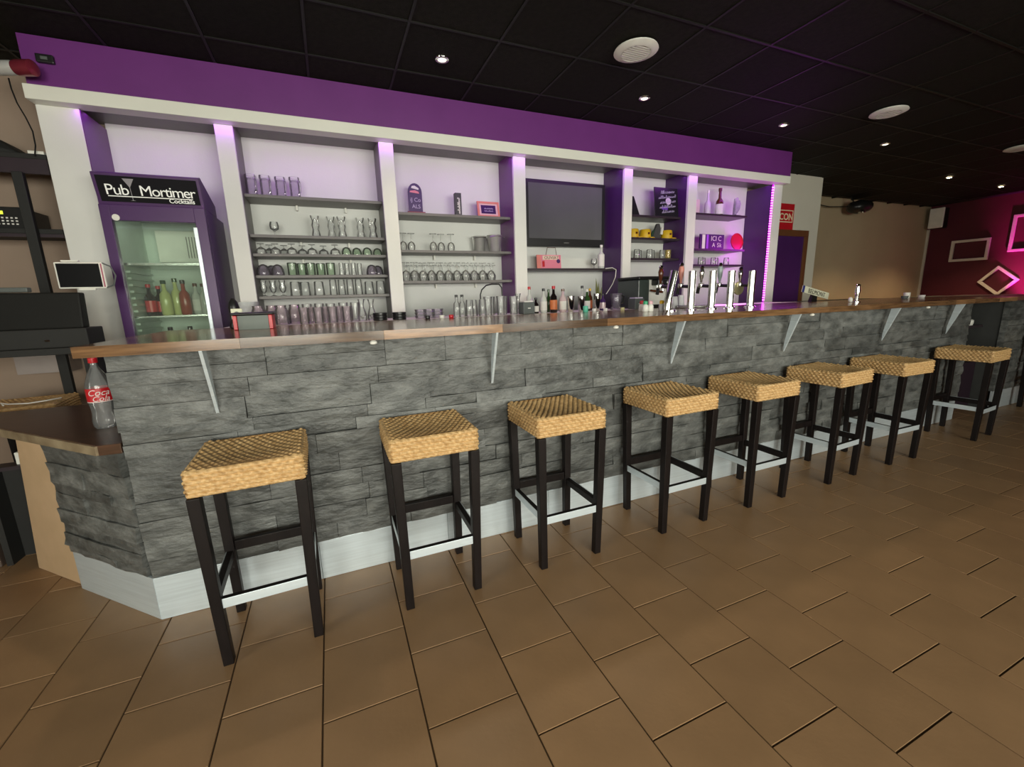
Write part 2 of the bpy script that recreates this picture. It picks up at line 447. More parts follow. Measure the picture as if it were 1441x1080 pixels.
# back counter under the shelving
bc = thing('back_counter', 'pale back counter under the shelves crowded with glasses and bottles', 'counter', (2.2, 3.2, 0))
build(MB().box(-.64, 4.89, 3.20, 3.665, 1.125, 1.16), 'worktop', OFFW, bc, bevel=.003)
for a, b in ((-.64, .5), (.5, 1.6), (1.6, 2.7), (2.7, 3.8), (3.8, 4.89)):
    d = build(MB().box(a + .004, b - .004, 3.24, 3.655, 0.0, 1.124), 'cabinet', BLACKM, bc)
    build(MB().box(a + .02, b - .02, 3.228, 3.239, 0.08, 1.1), 'cabinet_door', STEEL, bc)

# LED strips
led = thing('led_strip', 'purple light strip running under the white beam', 'led strip', (1.8, 3.705, 2.49))
build(MB().box(-1.27, 4.88, 3.702, 3.706, 2.51, 2.522), 'tape', LEDT, led)
d = MB()
for k in range(180): x = -1.25 + k * 0.034; d.box(x - .004, x + .004, 3.706, 3.708, 2.513, 2.519)
build(d, 'diode', LEDM, led)['kind'] = 'stuff'
area('led_glow', (1.8, 3.64, 2.502), (0, -0.05, -1), 6.2, 0.05, 5, (0.50, 0.04, 1.0))
area('led_glow', (1.8, 3.73, 2.50), (0, 0.35, -1), 6.2, 0.05, 1.8, (0.62, 0.20, 1.0))
led2 = thing('led_strip', 'magenta light strip running down the last shelving column', 'led strip', (4.895, 3.68, 1.165))
build(MB().box(4.884, 4.8955, 3.662, 3.674, 1.165, 2.50), 'tape', LEDT, led2)
d = MB()
for k in range(46): z = 1.18 + k * 0.0285; d.box(4.880, 4.884, 3.663, 3.672, z, z + .013).box(4.885, 4.895, 3.658, 3.662, z, z + .013)
build(d, 'diode', LEDM, led2)['kind'] = 'stuff'
area('led_glow', (4.86, 3.70, 1.83), (-1, 0.25, 0), 1.3, 0.02, 4, (0.75, 0.03, 1.0))
led3 = thing('led_strip', 'short magenta light strip along the back counter behind the beer taps', 'led strip', (X(1028, 427, 3.25), 3.25, 1.1605))
build(MB().box(X(1006, 427, 3.25), X(1049, 427, 3.25), 3.245, 3.255, 1.1605, 1.168), 'tape', LEDM, led3)

# ------------------------------------------------------------------ the bar: stone front, plinth, worktop
bar = thing('bar_counter', 'long bar front clad in rough grey slate with a metal plinth', 'bar', (2.4, 2.06, 0))
build(MB().box(-.78, 5.54, 2.075, 2.75, 0.0, 1.136), 'core', MORTAR, bar)
def stone(parent, x0, x1, z0, z1, M=None):
    nx = max(2, min(6, int((x1 - x0) / .06))); nz = 2
    off = random.uniform(0.0, 0.015); vs = []; fs = []
    g = 0.0009
    tiltx = random.uniform(-.006, .006); tiltz = random.uniform(-.006, .006)
    for k in range(nz + 1):
        for i in range(nx + 1):
            e = (i in (0, nx)) or (k in (0, nz))
            u = i / nx; w = k / nz
            x = x0 + g + (x1 - x0 - 2 * g) * u; z = z0 + g + (z1 - z0 - 2 * g) * w
            y = -off + random.uniform(-.005, .005) + (0.004 if e else 0) + tiltx * (u - .5) + tiltz * (w - .5)
            if not e: x += random.uniform(-.008, .008)
            vs.append((x, y, z))
    W = nx + 1
    for k in range(nz):
        for i in range(nx):
            a = k * W + i; fs.append((a, a + 1, a + W + 1, a + W))
    ring = [i for i in range(W)] + [k * W + nx for k in range(1, nz + 1)] + [nz * W + i for i in range(nx - 1, -1, -1)] + [k * W for k in range(nz - 1, 0, -1)]
    o0 = len(vs)
    for r in ring: vs.append((vs[r][0], 0.044, vs[r][2]))
    for q in range(len(ring)):
        q2 = (q + 1) % len(ring)
        fs.append((ring[q2], ring[q], o0 + q, o0 + q2))
    mb = MB().add(vs, fs)
    if M is not None: mb.xf(M)
    return build(mb, 'stone', SLATE, parent, smooth=25)
Mfront = Matrix.Translation((0, 2.03, 0))
def rows_of(z0, z1):
    z = z0; out = []
    while z < z1 - 1e-3:
        h = random.choice((.045, .055, .07, .08, .095, .11))
        if z1 - (z + h) < .05: h = z1 - z
        out.append((z, z + h)); z += h
    return out
def clad(parent, xa, xb, z0, z1, M):
    for (a, b) in rows_of(z0, z1):
        x = xa
        while x < xb - 1e-3:
            l = random.uniform(.22, .62)
            if xb - (x + l) < .12: l = xb - x
            # some courses are split into two thin stones
            if b - a > .105 and random.random() < .3:
                m = a + (b - a) * random.uniform(.4, .6); stone(parent, x, x + l, a, m, M); stone(parent, x, x + l, m, b, M)
            else: stone(parent, x, x + l, a, b, M)
            x += l
random.seed(11)
clad(bar, -.79, 5.55, .198, 1.135, Mfront)
pl = [-.79, -.16, .46, 1.06, 1.62, 2.3, 3.1, 4.2, 5.55]
for k, (a, b) in enumerate(zip(pl[:-1], pl[1:])):
    o = build(MB().box(a + .001, b - .001, 2.035, 2.05, 0.001, .196), 'plinth_panel', ALU, bar, bevel=.001)
# slate pier after the gap at the far end
pier = thing('bar_pier', 'grey slate pier at the far end of the bar past the dark gap', 'bar pier', (6.9, 2.06, 0))
build(MB().box(6.30, 7.5, 2.075, 2.75, 0, 1.136), 'core', MORTAR, pier)
clad(pier, 6.29, 7.51, .198, 1.135, Mfront)
build(MB().box(6.29, 7.51, 2.035, 2.05, 0.001, .196), 'plinth_panel', ALU, pier)
gap = thing('gap_shelf_unit', 'dark shelf unit in the gap between bar and pier', 'shelf unit', (5.92, 2.4, 0))
build(MB().box(5.56, 6.285, 2.6, 2.64, 0.0, 1.13), 'back_board', BLACKM, gap)
build(MB().box(5.56, 6.285, 2.2, 2.599, .86, .885), 'shelf', SHELFD, gap)
build(MB().box(5.56, 6.285, 2.2, 2.599, .0, .5), 'base_cabinet', mat('purple_black_panel', (0.025, 0.012, 0.022), .5), gap)
tag(build(MB().box(5.68, 6.0, 2.25, 2.5, .886, 1.08), 'amplifier', BLACK, bevel=.005), 'small black amplifier on the shelf in the bar gap', 'amplifier')
tag(build(MB().lathe([(0.02, 0), (.026, .02), (.026, .05), (.012, .06)], 6.12, 2.24, .886, 12), 'tea_light', OFFW, smooth=40), 'small white tea light on the gap shelf', 'tea light')

top = thing('bar_worktop', 'long varnished worktop of brown wood staves on the bar', 'worktop', (2.4, 2.4, 1.137))
random.seed(5)
rowsY = [1.90, 2.02, 2.19, 2.36, 2.53, 2.69, 2.85]
for r, (y0, y1) in enumerate(zip(rowsY[:-1], rowsY[1:])):
    x = -.82
    while x < 5.98:
        l = random.uniform(.28, .62) if r == 0 else random.uniform(.5, 1.1)
        if 6.0 - (x + l) < .2: l = 6.0 - x
        build(MB().box(x + .0004, x + l - .0004, y0 + .0004, y1 - .0004, 1.137, 1.176), 'stave', WOODTOP, top)
        x += l
tag(build(MB().box(6.0, 7.55, 1.94, 2.85, 1.137, 1.172), 'pier_top', mat('red_brown_board', (0.16, 0.06, 0.045), .4)), 'red-brown board topping the slate pier and the gap', 'worktop')
# steel brackets under the overhang
for x in (-.46, .728, 1.903, 2.925, 4.097, 5.07):
    zb = .885
    br = build(MB().prism_x([(2.002, zb + .05), (2.002, zb - .012), (1.905, 1.1365), (1.965, 1.1365)], x - .006, x + .006), 'bracket', ALU, top, bevel=.001)
for x in (.16, 1.42, 3.05, 4.5): build(MB().lathe([(.004, 0), (.014, .004), (.016, .012), (.008, .02)], x, 1.915, 1.117, 12), 'hook', OFFW, top, smooth=50)

# low side counter on a slanted slate wall
U = Vector((-.715, .699, 0)).normalized()
lowp = thing('low_counter_wall', 'short slanted slate wall carrying the low side counter', 'bar wall', (-1.0, 2.24, 0))
Mdiag = Matrix.Translation((-.792, 2.033, 0)) @ Matrix((( -U.x, -U.y * -1 * 0 + 0.699, 0, 0), (-U.y, .715, 0, 0), (0, 0, 1, 0), (0, 0, 0, 1)))
# local +x runs against U (so stones occupy -x), local +y points into the wall
clad(lowp, -.60, -.03, .198, .748, Mdiag)
build(MB().box(-.595, -.16, .044, .14, .0, .748).xf(Mdiag), 'core', MORTAR, lowp)
build(MB().box(-.60, -.003, .004, .016, .001, .196).xf(Mdiag), 'plinth_panel', ALU, lowp)
build(MB().hexa([(-1.03, .02, .002), (-.64, .02, .002), (-.64, .04, .002), (-1.03, .04, .002)], [(-.90, .02, .745), (-.64, .02, .745), (-.64, .04, .745), (-.90, .04, .745)]).xf(Mdiag), 'end_board', MDF, lowp)
build(MB().box(-.636, -.602, .03, .05, .002, .745).xf(Mdiag), 'purple_edge', PURPLE_D, lowp)
lc = thing('low_counter_top', 'low dark wooden side counter beside the bar end, cola bottle on it', 'worktop', (-1.2, 2.5, .75))
build(MB().prism([(-.868, 2.035), (-.795, 2.03), (-.795, 3.0), (-1.83, 3.0)], .7495, .79), 'board', WOODLOW, lc, bevel=.002)
e = MB().prism([(-.874, 2.030), (-.866, 2.036), (-1.828, 3.0), (-1.842, 3.0)], .752, .788)
build(e, 'edge_band', mat('worn_pale_edge', (0.34, 0.27, 0.17), .5, col2=(.16, .11, .06), scale=9), lc)
tag(build(MB().box(-1.80, -1.70, 2.86, 2.985, 0, .7485).xf(Matrix.Identity(4)), 'support_post', mat('brown_grey_post', (0.10, 0.07, 0.055), .45), bevel=.006), 'brown grey square post holding the far end of the low counter', 'post')
cub = thing('storage_shelf', 'dark open storage shelf under the low counter', 'shelf unit', (-1.3, 2.93, 0))
build(MB().box(-1.68, -.84, 2.9, 2.985, .50, .52), 'shelf', SHELFD, cub)
build(MB().box(-1.68, -.84, 2.955, 2.985, 0.0, .499), 'back_board', BLACKM, cub)
build(MB().box(-1.68, -1.655, 2.86, 2.954, 0.0, .499), 'side_board', BLACKM, cub)
build(MB().box(-.87, -.84, 2.86, 2.954, 0.0, .499), 'side_board', BLACKM, cub)
tag(build(MB().box(-1.575, -1.475, 2.92, 2.98, .521, .585), 'carton', OFFW, bevel=.003), 'small white carton on the storage shelf under the low counter', 'carton')

# ------------------------------------------------------------------ bar stools
def weave_seat():
    """rounded box whose skin is really woven: rows of twisted strands, dished top"""
    W, T, rr = 0.183, 0.095, 0.018
    mb = MB()
    def outline(z_off, t):            # rounded square point, t in 0..1
        per = 8 * W; s = t * per
        side = int(s // (2 * W)) % 4; u = (s - side * 2 * W) - W
        x, y = [(u, -W), (W, u), (-u, W), (-W, -u)][side]
        n = [(0, -1), (1, 0), (0, 1), (-1, 0)][side]
        e = W - abs(u)
        if e < rr:                     # round the corner
            k = (rr - e) / rr; d = rr * (1 - math.sqrt(max(0, 1 - k * k))) * .8
            x -= n[0] * d; y -= n[1] * d
        return x, y, n
    NS, NR = 288, 42
    lam = 1 / 52.0
    for k in range(NR + 1):
        v = k / NR; z = -T + T * v
        row = int(min(v, .9999) * 6)
        for i in range(NS):
            t = i / NS; x, y, n = outline(0, t)
            wv = math.sin(PI * ((v * 6) % 1.0)) ** .7 if 0 < k < NR else 0
            tw = .60 + .40 * math.sin(2 * PI * (t / lam) + PI * row + 2.6 * ((v * 6) % 1.0))
            h = .0095 * wv * tw - .004
            inset = .006 * (abs(v - .5) * 2) ** 6
            mb.v.append((x + n[0] * (h - inset), y + n[1] * (h - inset), z))
    for k in range(NR):
        for i in range(NS):
            i2 = (i + 1) % NS
            mb.f.append((k * NS + i, k * NS + i2, (k + 1) * NS + i2, (k + 1) * NS + i))
    NG = 112; o = len(mb.v)
    for j in range(NG + 1):
        for i in range(NG + 1):
            u = i / NG * 2 - 1; w = j / NG * 2 - 1
            x = u * (W - .005); y = w * (W - .005)
            r = max(abs(u), abs(w))
            dish = -.020 * (1 - u * u) * (1 - w * w * .35) * (1 - .25 * abs(w))
            rows = 16
            q = (w + 1) / 2 * rows; row = int(min(q, rows - .001))
            h = .0075 * math.sin(PI * (q % 1)) ** .7 * (.60 + .40 * math.sin(2 * PI * (u + 1) / 2 * 13 + PI * row + 2.4 * (q % 1)))
            roll = -.010 * max(0, (r - .93) / .07) ** 2
            mb.v.append((x, y, .001 + dish + h * (r < .985) + roll))
    for j in range(NG):
        for i in range(NG):
            a = o + j * (NG + 1) + i; mb.f.append((a, a + 1, a + NG + 2, a + NG + 1))
    mb.f.append(tuple(range(NS - 1, -1, -1)))
    return mb

SEAT_Z = 0.765
def make_stool():
    r = thing('bar_stool', '', 'bar stool', (0, 0, 0), 'woven stools along the bar')
    s = weave_seat().xf(Matrix.Translation((0, 0, SEAT_Z)))
    build(s, 'seat', STRAW, r, smooth=50, local=True)
    b, t = .152, .163; th = .040; z1 = SEAT_Z - .0955
    for sx in (-1, 1):
        for sy in (-1, 1):
            def sq(c, w, z): return [(sx * c - w / 2, sy * c - w / 2, z), (sx * c + w / 2, sy * c - w / 2, z), (sx * c + w / 2, sy * c + w / 2, z), (sx * c - w / 2, sy * c + w / 2, z)]
            build(MB().hexa(sq(b, th * .86, 0), sq(t, th, z1)), 'leg', DARKWOOD, r, bevel=.003, local=True)
    # stretchers: front and left low with a metal foot strip, back and right plain
    zf = .235
    c = b + (t - b) * zf / z1
    i = c - .0185
    def bar_(x0, x1, y0, y1, z0, z1, strip=None):
        o = build(MB().box(x0, x1, y0, y1, z0, z1), 'stretcher', DARKWOOD, r, bevel=.002, local=True)
        if strip: build(MB().box(*strip), 'foot_strip', ALU, o, bevel=.001, local=True)
    bar_(-i, i, -c - .011, -c + .011, zf, zf + .036, (-i, i, -c - .014, -c - .0115, zf, zf + .037))
    bar_(-c - .011, -c + .011, -i, i, zf + .02, zf + .056, (-c - .014, -c - .0115, -i, i, zf + .02, zf + .057))
    bar_(-i, i, c - .011, c + .011, zf + .05, zf + .092)
    bar_(c - .011, c + .011, -i, i, zf + .02, zf + .056, (c + .0115, c + .014, -i, i, zf + .02, zf + .057))
    return r
stools = [(-.328, 1.815, .03, 'first bar stool from the slanted bar corner, woven straw seat on black legs'),
          (.342, 1.815, .0, 'second bar stool from the slanted bar corner, woven straw seat on black legs'),
          (.986, 1.815, .0, 'third bar stool from the slanted bar corner, woven straw seat on black legs'),
          (1.722, 1.815, .01, 'fourth bar stool from the slanted bar corner, woven straw seat on black legs'),
          (2.392, 1.815, .0, 'fifth bar stool from the slanted bar corner, woven straw seat on black legs'),
          (3.140, 1.815, .05, 'sixth bar stool from the slanted bar corner, woven straw seat on black legs'),
          (3.880, 1.815, -.02, 'seventh bar stool from the slanted bar corner, woven straw seat on black legs'),
          (5.060, 1.806, .06, 'last bar stool of the row, standing before the end of the slate front'),
          (6.86, 1.80, .0, 'bar stool standing alone in front of the far slate pier'),
          (-1.74, 3.44, .10, 'woven bar stool half hidden behind the low side counter')]
proto = make_stool()
for k, (x, y, a, lab) in enumerate(stools):
    o = proto if k == 0 else copy_tree(proto)
    o.location = (x, y, 0); o.rotation_euler = (0, 0, a); o['label'] = lab

# ------------------------------------------------------------------ display fridge
fr = thing('display_fridge', 'purple glass-door drinks fridge with a black Pub Mortimer header', 'fridge', (-.94, 3.7, 0))
FX0, FX1, FY0, FY1 = -1.215, -.680, 3.46, 4.015
build(MB().box(FX0, FX0 + .03, FY0 + .05, FY1, 0, 1.92), 'cabinet_side', PURPLE_D, fr)
build(MB().box(FX1 - .03, FX1, FY0 + .05, FY1, 0, 1.92), 'cabinet_side', PURPLE_D, fr)
build(MB().box(FX0 + .03, FX1 - .03, FY1 - .02, FY1, 0.1, 1.9), 'liner_back', LINER, fr)
build(MB().box(FX0 + .0305, FX0 + .036, FY0 + .05, FY1 - .02, 0.1, 1.9), 'liner_side', LINER, fr)
build(MB().box(FX1 - .036, FX1 - .0305, FY0 + .05, FY1 - .02, 0.1, 1.9), 'liner_side', LINER, fr)
build(MB().box(FX0 + .03, FX1 - .03, FY0 + .05, FY1, 0.0, .1), 'base', BLACKM, fr)
build(MB().box(FX0 + .03, FX1 - .03, FY0 + .05, FY1, 1.9, 1.92), 'roof', PURPLE_D, fr)
cp = build(MB().prism_x([(FY0 + .02, 1.925), (FY0 - .025, 2.095), (FY0 + .02, 2.11), (FY1 - .2, 2.0), (FY1 - .2, 1.921), (FY0 + .02, 1.921)], FX0, FX1), 'header', PURPLE_D, fr, bevel=.004)
Mh = Matrix.Translation(((FX0 + FX1) / 2, FY0 - .0045, 2.01)) @ Matrix.Rotation(math.atan2(.045, .17), 4, 'X')
build(MB().box(-.248, .25, -.004, -.001, -.072, .072).xf(Mh), 'header_panel', mat('header_black', (.006, .005, .008), .6, spec=.15), cp)
MW = mat('sign_lettering', (0.88, 0.88, 0.84), .5, emit=(.9, .9, .85), estr=.12)
def on_header(mb, x, z): return mb.xf(Mh @ Matrix.Translation((x, -.0048, z)) @ Matrix.Rotation(PI / 2, 4, 'X'))
build(on_header(text_mb('Pub', .084, space=.9), -.160, -.032), 'lettering', MW, cp)
build(on_header(text_mb('Mortimer', .084, space=.86), .092, -.032), 'lettering', MW, cp)
build(on_header(text_mb('Cocktails', .036, offset=.0005), .155, -.066), 'lettering', MW, cp)
build(MB().box(-.21, .215, -.0055, -.0045, -.043, -.038).xf(Mh), 'underline', MW, cp)
gl_ = MB().add([(-.122, -.0044, .060), (-.066, -.0044, .060), (-.0925, -.0044, .012), (-.0955, -.0044, .012), (-.0955, -.0044, -.06), (-.0925, -.0044, -.06), (-.108, -.0044, -.063), (-.08, -.0044, -.063)],
               [(0, 3, 2, 1), (3, 4, 5, 2), (4, 6, 7, 5)])
build(gl_.xf(Mh), 'cocktail_emblem', mat('emblem_grey', (.32, .30, .33), .5), cp)
dr_ = build(MB().box(FX0, FX0 + .05, FY0, FY0 + .045, .06, 1.92).box(FX1 - .06, FX1, FY0, FY0 + .045, .06, 1.92)
            .box(FX0 + .05, FX1 - .06, FY0, FY0 + .045, 1.83, 1.92).box(FX0 + .05, FX1 - .06, FY0, FY0 + .045, .06, .16), 'door', PURPLE_D, fr, bevel=.002)
build(MB().box(FX0 + .05, FX1 - .06, FY0 + .02, FY0 + .026, .16, 1.83), 'door_pane', FPANE, dr_)
build(MB().box(FX1 - .075, FX1 - .052, FY0 - .012, FY0 - .001, .4, 1.80), 'handle', ALU, dr_, bevel=.003)
build(MB().lathe([(.019, 0), (.019, .006), (.012, .008)], 0, 0, 0, 20).xf(Matrix.Translation((FX0 + .075, FY0 - .001, 1.845)) @ Matrix.Rotation(PI / 2, 4, 'X')), 'lock_badge', OFFW, dr_, smooth=40)
gr = build(MB().box(FX0 + .12, FX1 - .04, FY1 - .09, FY1 - .021, 1.62, 1.84), 'fan_panel', OFFW, fr, bevel=.004)
for k in range(9): build(MB().box(FX1 - .235 + k * .017, FX1 - .230 + k * .017, FY1 - .0925, FY1 - .0905, 1.65, 1.80), 'slot', SHELFG, gr)
build(MB().box(FX0 + .037, FX1 - .037, FY0 + .08, FY1 - .1, 1.57, 1.585), 'shelf', STEEL, fr)
build(MB().box(FX0 + .037, FX1 - .037, FY0 + .08, FY1 - .03, 1.235, 1.245), 'shelf', STEEL, fr)
build(MB().box(FX0 + .037, FX1 - .037, FY0 + .08, FY1 - .03, .90, .91), 'shelf', STEEL, fr)
for k in range(13):
    z = 1.02 + k * .042
    build(MB().box(FX0 + .0365, FX0 + .058, FY0 + .1, FY1 - .06, z, z + .014), 'shelf_rail', LINER, fr)
area('fridge_lamp', (-.95, FY0 + .07, 1.80), (0, 1, -.5), .36, .03, .10, (.90, 1.0, .88))

# ------------------------------------------------------------------ bottles and glasses
def bottle(name, label, x, y, z, h, r, body, lab=None, cap=BLACK, neck=.34, lz=(.12, .48), group=None, capr=None):
    t = thing(name, label, 'bottle', (x, y, z), group)
    nr = r * .34
    prof = [(r * .85, 0), (r, .01), (r, h * (.92 - neck) - .03), (r * .9, h * (.95 - neck)), (nr * 1.15, h * (1.06 - neck)), (nr, h * .88), (nr * 1.15, h * .885), (nr * 1.1, h * .93)]
    build(MB().lathe(prof, x, y, z, 18), 'bottle_body', body, t, smooth=45)
    if lab is not None:
        build(MB().lathe([(r + .0008, h * lz[0]), (r + .0008, h * lz[1])], x, y, z, 18, caps=False), 'paper_label', lab, t, smooth=60)
    c = capr or nr * 1.35
    build(MB().lathe([(c, h * .90), (c, h), (c * .8, h + .002)], x, y, z, 14), 'cap', cap, t, smooth=40)
    return t
# inside the fridge
fb = [(212, .21, .031, BLACKGL, RED, RED, 'dark cola bottle with red cap in the fridge'),
      (222, .20, .030, BLACKGL, RED, RED, 'second dark cola bottle beside the lime syrup in the fridge'),
      (234, .235, .034, LIME, None, DKGREEN, 'lime-coloured syrup bottle next to the colas in the fridge'),
      (247, .25, .034, LIME, None, GREENGL, 'taller lime-coloured syrup bottle with olive neck in the fridge'),
      (261, .235, .033, REDSY, None, BLACK, 'red syrup bottle with black cap in the fridge'),
      (275, .215, .031, CLEARB, PAPER, BROWN, 'clear bottle with white label and brown cap in the fridge'),
      (288, .21, .026, CLEARB, None, BROWN, 'slim clear bottle against the fridge wall')]
for k, (px, h, r, b, l, c, lab) in enumerate(fb): bottle('fridge_bottle', lab, X(px, 425, 3.70), 3.70 + (.05 if k % 2 else 0), 1.2455, h, r, b, l, c)
for px, l in ((240, 'green bottle on the bottom fridge shelf'), (268, 'brown bottle on the bottom fridge shelf')):
    bottle('fridge_bottle', l, X(px, 465, 3.72), 3.72, .9105, .25, .033, GREENGL if px == 240 else BROWN, None, BLACKGL)

PROTO = {}
def glass_kind(kind):
    """one mesh per kind of glass, base at z=0, thickness in the wall"""
    P = {
     'mug': ([(.030, .168), (.044, .166), (.045, .15), (.041, .13), (.043, .10), (.041, .07), (.043, .03), (.046, 0), (.043, 0), (.039, .03), (.038, .14), (0.0, .145)], GLP),
     'tall_swirl': ([(.028, .165), (.036, .163), (.034, .15), (.024, .125), (.033, .09), (.026, .06), (.036, .02), (.037, 0), (.034, 0), (.031, .02), (.022, .06), (.029, .09), (.019, .13), (0, .15)], GL),
     'snifter': ([(.026, 0), (.027, .003), (.006, .008), (.004, .035), (.010, .042), (.030, .055), (.033, .078), (.027, .105), (.025, .105), (.030, .078), (.026, .058), (0, .046)], GL),
     'coupe_down': ([(.045, 0), (.047, .012), (.038, .045), (.012, .062), (.005, .066), (.005, .084), (.030, .090), (.030, .093), (0, .093)], GL),
     'bowl_down': ([(.047, 0), (.049, .008), (.046, .04), (.034, .068), (.012, .080), (0, .080)], GLG),
     'bowl_violet': ([(.049, 0), (.052, .012), (.048, .05), (.034, .082), (.012, .094), (0, .094)], GLV),
     'tumbler': ([(.036, 0), (.038, .003), (.035, .05), (.033, .096), (.030, .10), (0, .10)], GL),
     'tumbler_green': ([(.034, 0), (.036, .003), (.036, .06), (.038, .10), (.034, .104), (0, .104)], GLG),
     'shot': ([(.018, 0), (.021, .004), (.017, .06), (.019, .098), (.016, .10), (0, .10)], GL),
     'slim': ([(.028, 0), (.030, .004), (.027, .07), (.031, .122), (.028, .124), (.024, .07), (.026, .012), (0, .010)], GL),
     'print': ([(.028, 0), (.031, .004), (.028, .07), (.026, .12), (.024, .124), (0, .124)], GL),
     'hurricane': ([(.030, 0), (.031, .004), (.010, .014), (.008, .03), (.026, .05), (.036, .09), (.026, .125), (.034, .165), (.032, .165), (.023, .125), (.032, .09), (.02, .05), (0, .035)], GL),
     'goblet': ([(.044, 0), (.046, .004), (.050, .05), (.046, .095), (.034, .125), (.036, .14), (.034, .14), (.03, .125), (.042, .095), (.044, .05), (.038, .012), (0, .012)], GLR),
     'rose': ([(.030, 0), (.032, .004), (.032, .07), (.037, .118), (.035, .118), (.029, .07), (.028, .012), (0, .012)], GLR),
     'wine_down': ([(.026, 0), (.033, .03), (.034, .05), (.024, .075), (.005, .086), (.0035, .10), (.004, .148), (.034, .153), (.034, .156), (0, .157)], GL),
     'wine_big_down': ([(.030, 0), (.038, .03), (.040, .055), (.028, .085), (.006, .098), (.004, .12), (.005, .160), (.036, .165), (.036, .168), (0, .169)], GL),
     'highball': ([(.030, 0), (.033, .004), (.034, .10), (.039, .16), (.037, .16), (.031, .10), (.029, .016), (0, .016)], GL),
     'carafe': ([(.034, 0), (.037, .004), (.038, .05), (.020, .11), (.018, .14), (.030, .185), (.028, .185), (.016, .14), (.017, .11), (.034, .05), (0, .01)], GL),
     'amber': ([(.028, 0), (.032, .004), (.033, .09), (.030, .09), (.029, .01), (0, .01)], glass('yellow_glass', (.85, .72, .30), .25)),
    }
    if kind not in PROTO:
        prof, m = P[kind]
        mb = MB().lathe(prof, 0, 0, 0, 16, caps=False)
        if kind == 'mug':
            mb.tube([(.044, 0, .135), (.072, 0, .125), (.078, 0, .085), (.07, 0, .045), (.043, 0, .032)], .007, 8)
        PROTO[kind] = mb.mesh(kind, m, 40)
    return PROTO[kind]
def put(kind, name, label, group, x, y, z, rz=0.0, s=1.0):
    o = bpy.data.objects.new(name, glass_kind(kind)); COL.objects.link(o)
    o.location = (x, y, z + .0006); o.rotation_euler = (0, 0, rz); o.scale = (s, s, s)
    return tag(o, label, 'glass', group)
ORD = 'first second third fourth fifth sixth seventh eighth ninth tenth eleventh'.split()
def row(kind, name, label, group, pxs, py, Y, z, jit=.004, s=1.0, zig=0.0, frm=None, rz=None):
    """glasses in a row; with frm each label counts from that landmark"""
    for k, px in enumerate(pxs):
        y = Y + random.uniform(-jit, jit) + (zig if k % 2 else -zig)
        lab = label if frm is None else '%s %s from %s' % (ORD[k], label, frm)
        put(kind, name, lab, group, X(px, py, Y), y, z, random.uniform(-.3, .3) if rz is None else rz, s * random.uniform(.98, 1.01))
random.seed(3)
YS = 3.87
S2, S3, S5, S6 = SH[2], SH[3], SH[5], SH[6]
row('mug', 'beer_mug', 'upturned dimpled beer mug', 'beer mugs', (353, 373, 394, 414), 255, YS, S2[0], .004, .92, frm='the fridge on the top shelf', rz=-1.0)
row('snifter', 'snifter', 'lone small stemmed glass on the second shelf under the beer mugs', None, (386,), 320, YS, S2[1])
row('tall_swirl', 'milkshake_glass', 'tall wavy milkshake glass', 'milkshake glasses', (444, 466, 481, 507, 524), 320, YS, S2[1], .004, 1.0, .01, 'the lone stemmed glass')
row('coupe_down', 'cocktail_glass', 'upturned cocktail glass', 'upturned cocktail glasses', (368, 378, 388, 399, 411, 425, 439, 455, 471), 350, YS, S2[2], .003, .84, .04, 'the fridge on the third shelf')
row('bowl_down', 'dessert_bowl', 'upturned green-tinted bowl', 'green-tinted bowls', (487, 502, 516, 531), 350, YS, S2[2], .003, .82, .02, 'the cocktail glasses')
row('bowl_violet', 'round_glass', 'smoky round glass', 'smoky round glasses', (371, 381, 391), 375, YS, S2[3], .003, .88, .04, 'the fridge on the fourth shelf')
row('bowl_violet', 'round_glass', 'smoky round glass', 'smoky round glasses by the column', (522, 532), 375, YS, S2[3], .003, .88, .045, 'the shot glasses')
row('tumbler_green', 'green_tumbler', 'green-tinted tumbler', 'green-tinted tumblers', (411, 424, 437, 451, 465), 375, YS, S2[3], .003, .95, .02, 'the fridge on the fourth shelf')
row('shot', 'shot_glass', 'slim shot glass', 'slim shot glasses', (480, 488, 497, 506), 375, YS, S2[3], .003, 1.0, .02, 'the green tumblers')
row('hurricane', 'pilsner_glass', 'waisted beer glass', 'waisted beer glasses', (371, 384, 398), 405, YS, S2[4], .003, .74, .01, 'the fridge on the fifth shelf')
row('tumbler', 'tumbler', 'clear tumbler', 'clear tumblers on the fifth shelf', (416, 429, 449, 520, 535), 405, YS, S2[4], .003, 1.08, .03, 'the waisted beer glasses')
row('print', 'printed_glass', 'narrow glass with red print', 'printed glasses', (469, 481, 493, 505), 405, YS, S2[4], .003, 1.0, .01, 'the fridge on the fifth shelf')
ZB = 1.16
row('goblet', 'goblet', 'large rose-tinted goblet', 'large goblets', (364, 380, 396, 413), 430, 3.36, ZB, .003, .95, .055, 'the red dispenser')
row('rose', 'rose_tumbler', 'rose-tinted tumbler', 'rose-tinted tumblers', (428, 438, 448, 458, 468, 478, 488), 440, 3.30, ZB, .002, .95, .04, 'the goblets')
row('slim', 'slim_glass', 'slim clear glass', 'slim clear glasses', (433, 450, 466, 484, 500), 440, 3.47, ZB, .003, 1.1, .02, 'the goblets behind the tumblers')
row('carafe', 'carafe', 'narrow-necked carafe', 'small carafes', (509, 523), 435, 3.38, ZB, .002, .85, .01, 'the rose-tinted tumblers')
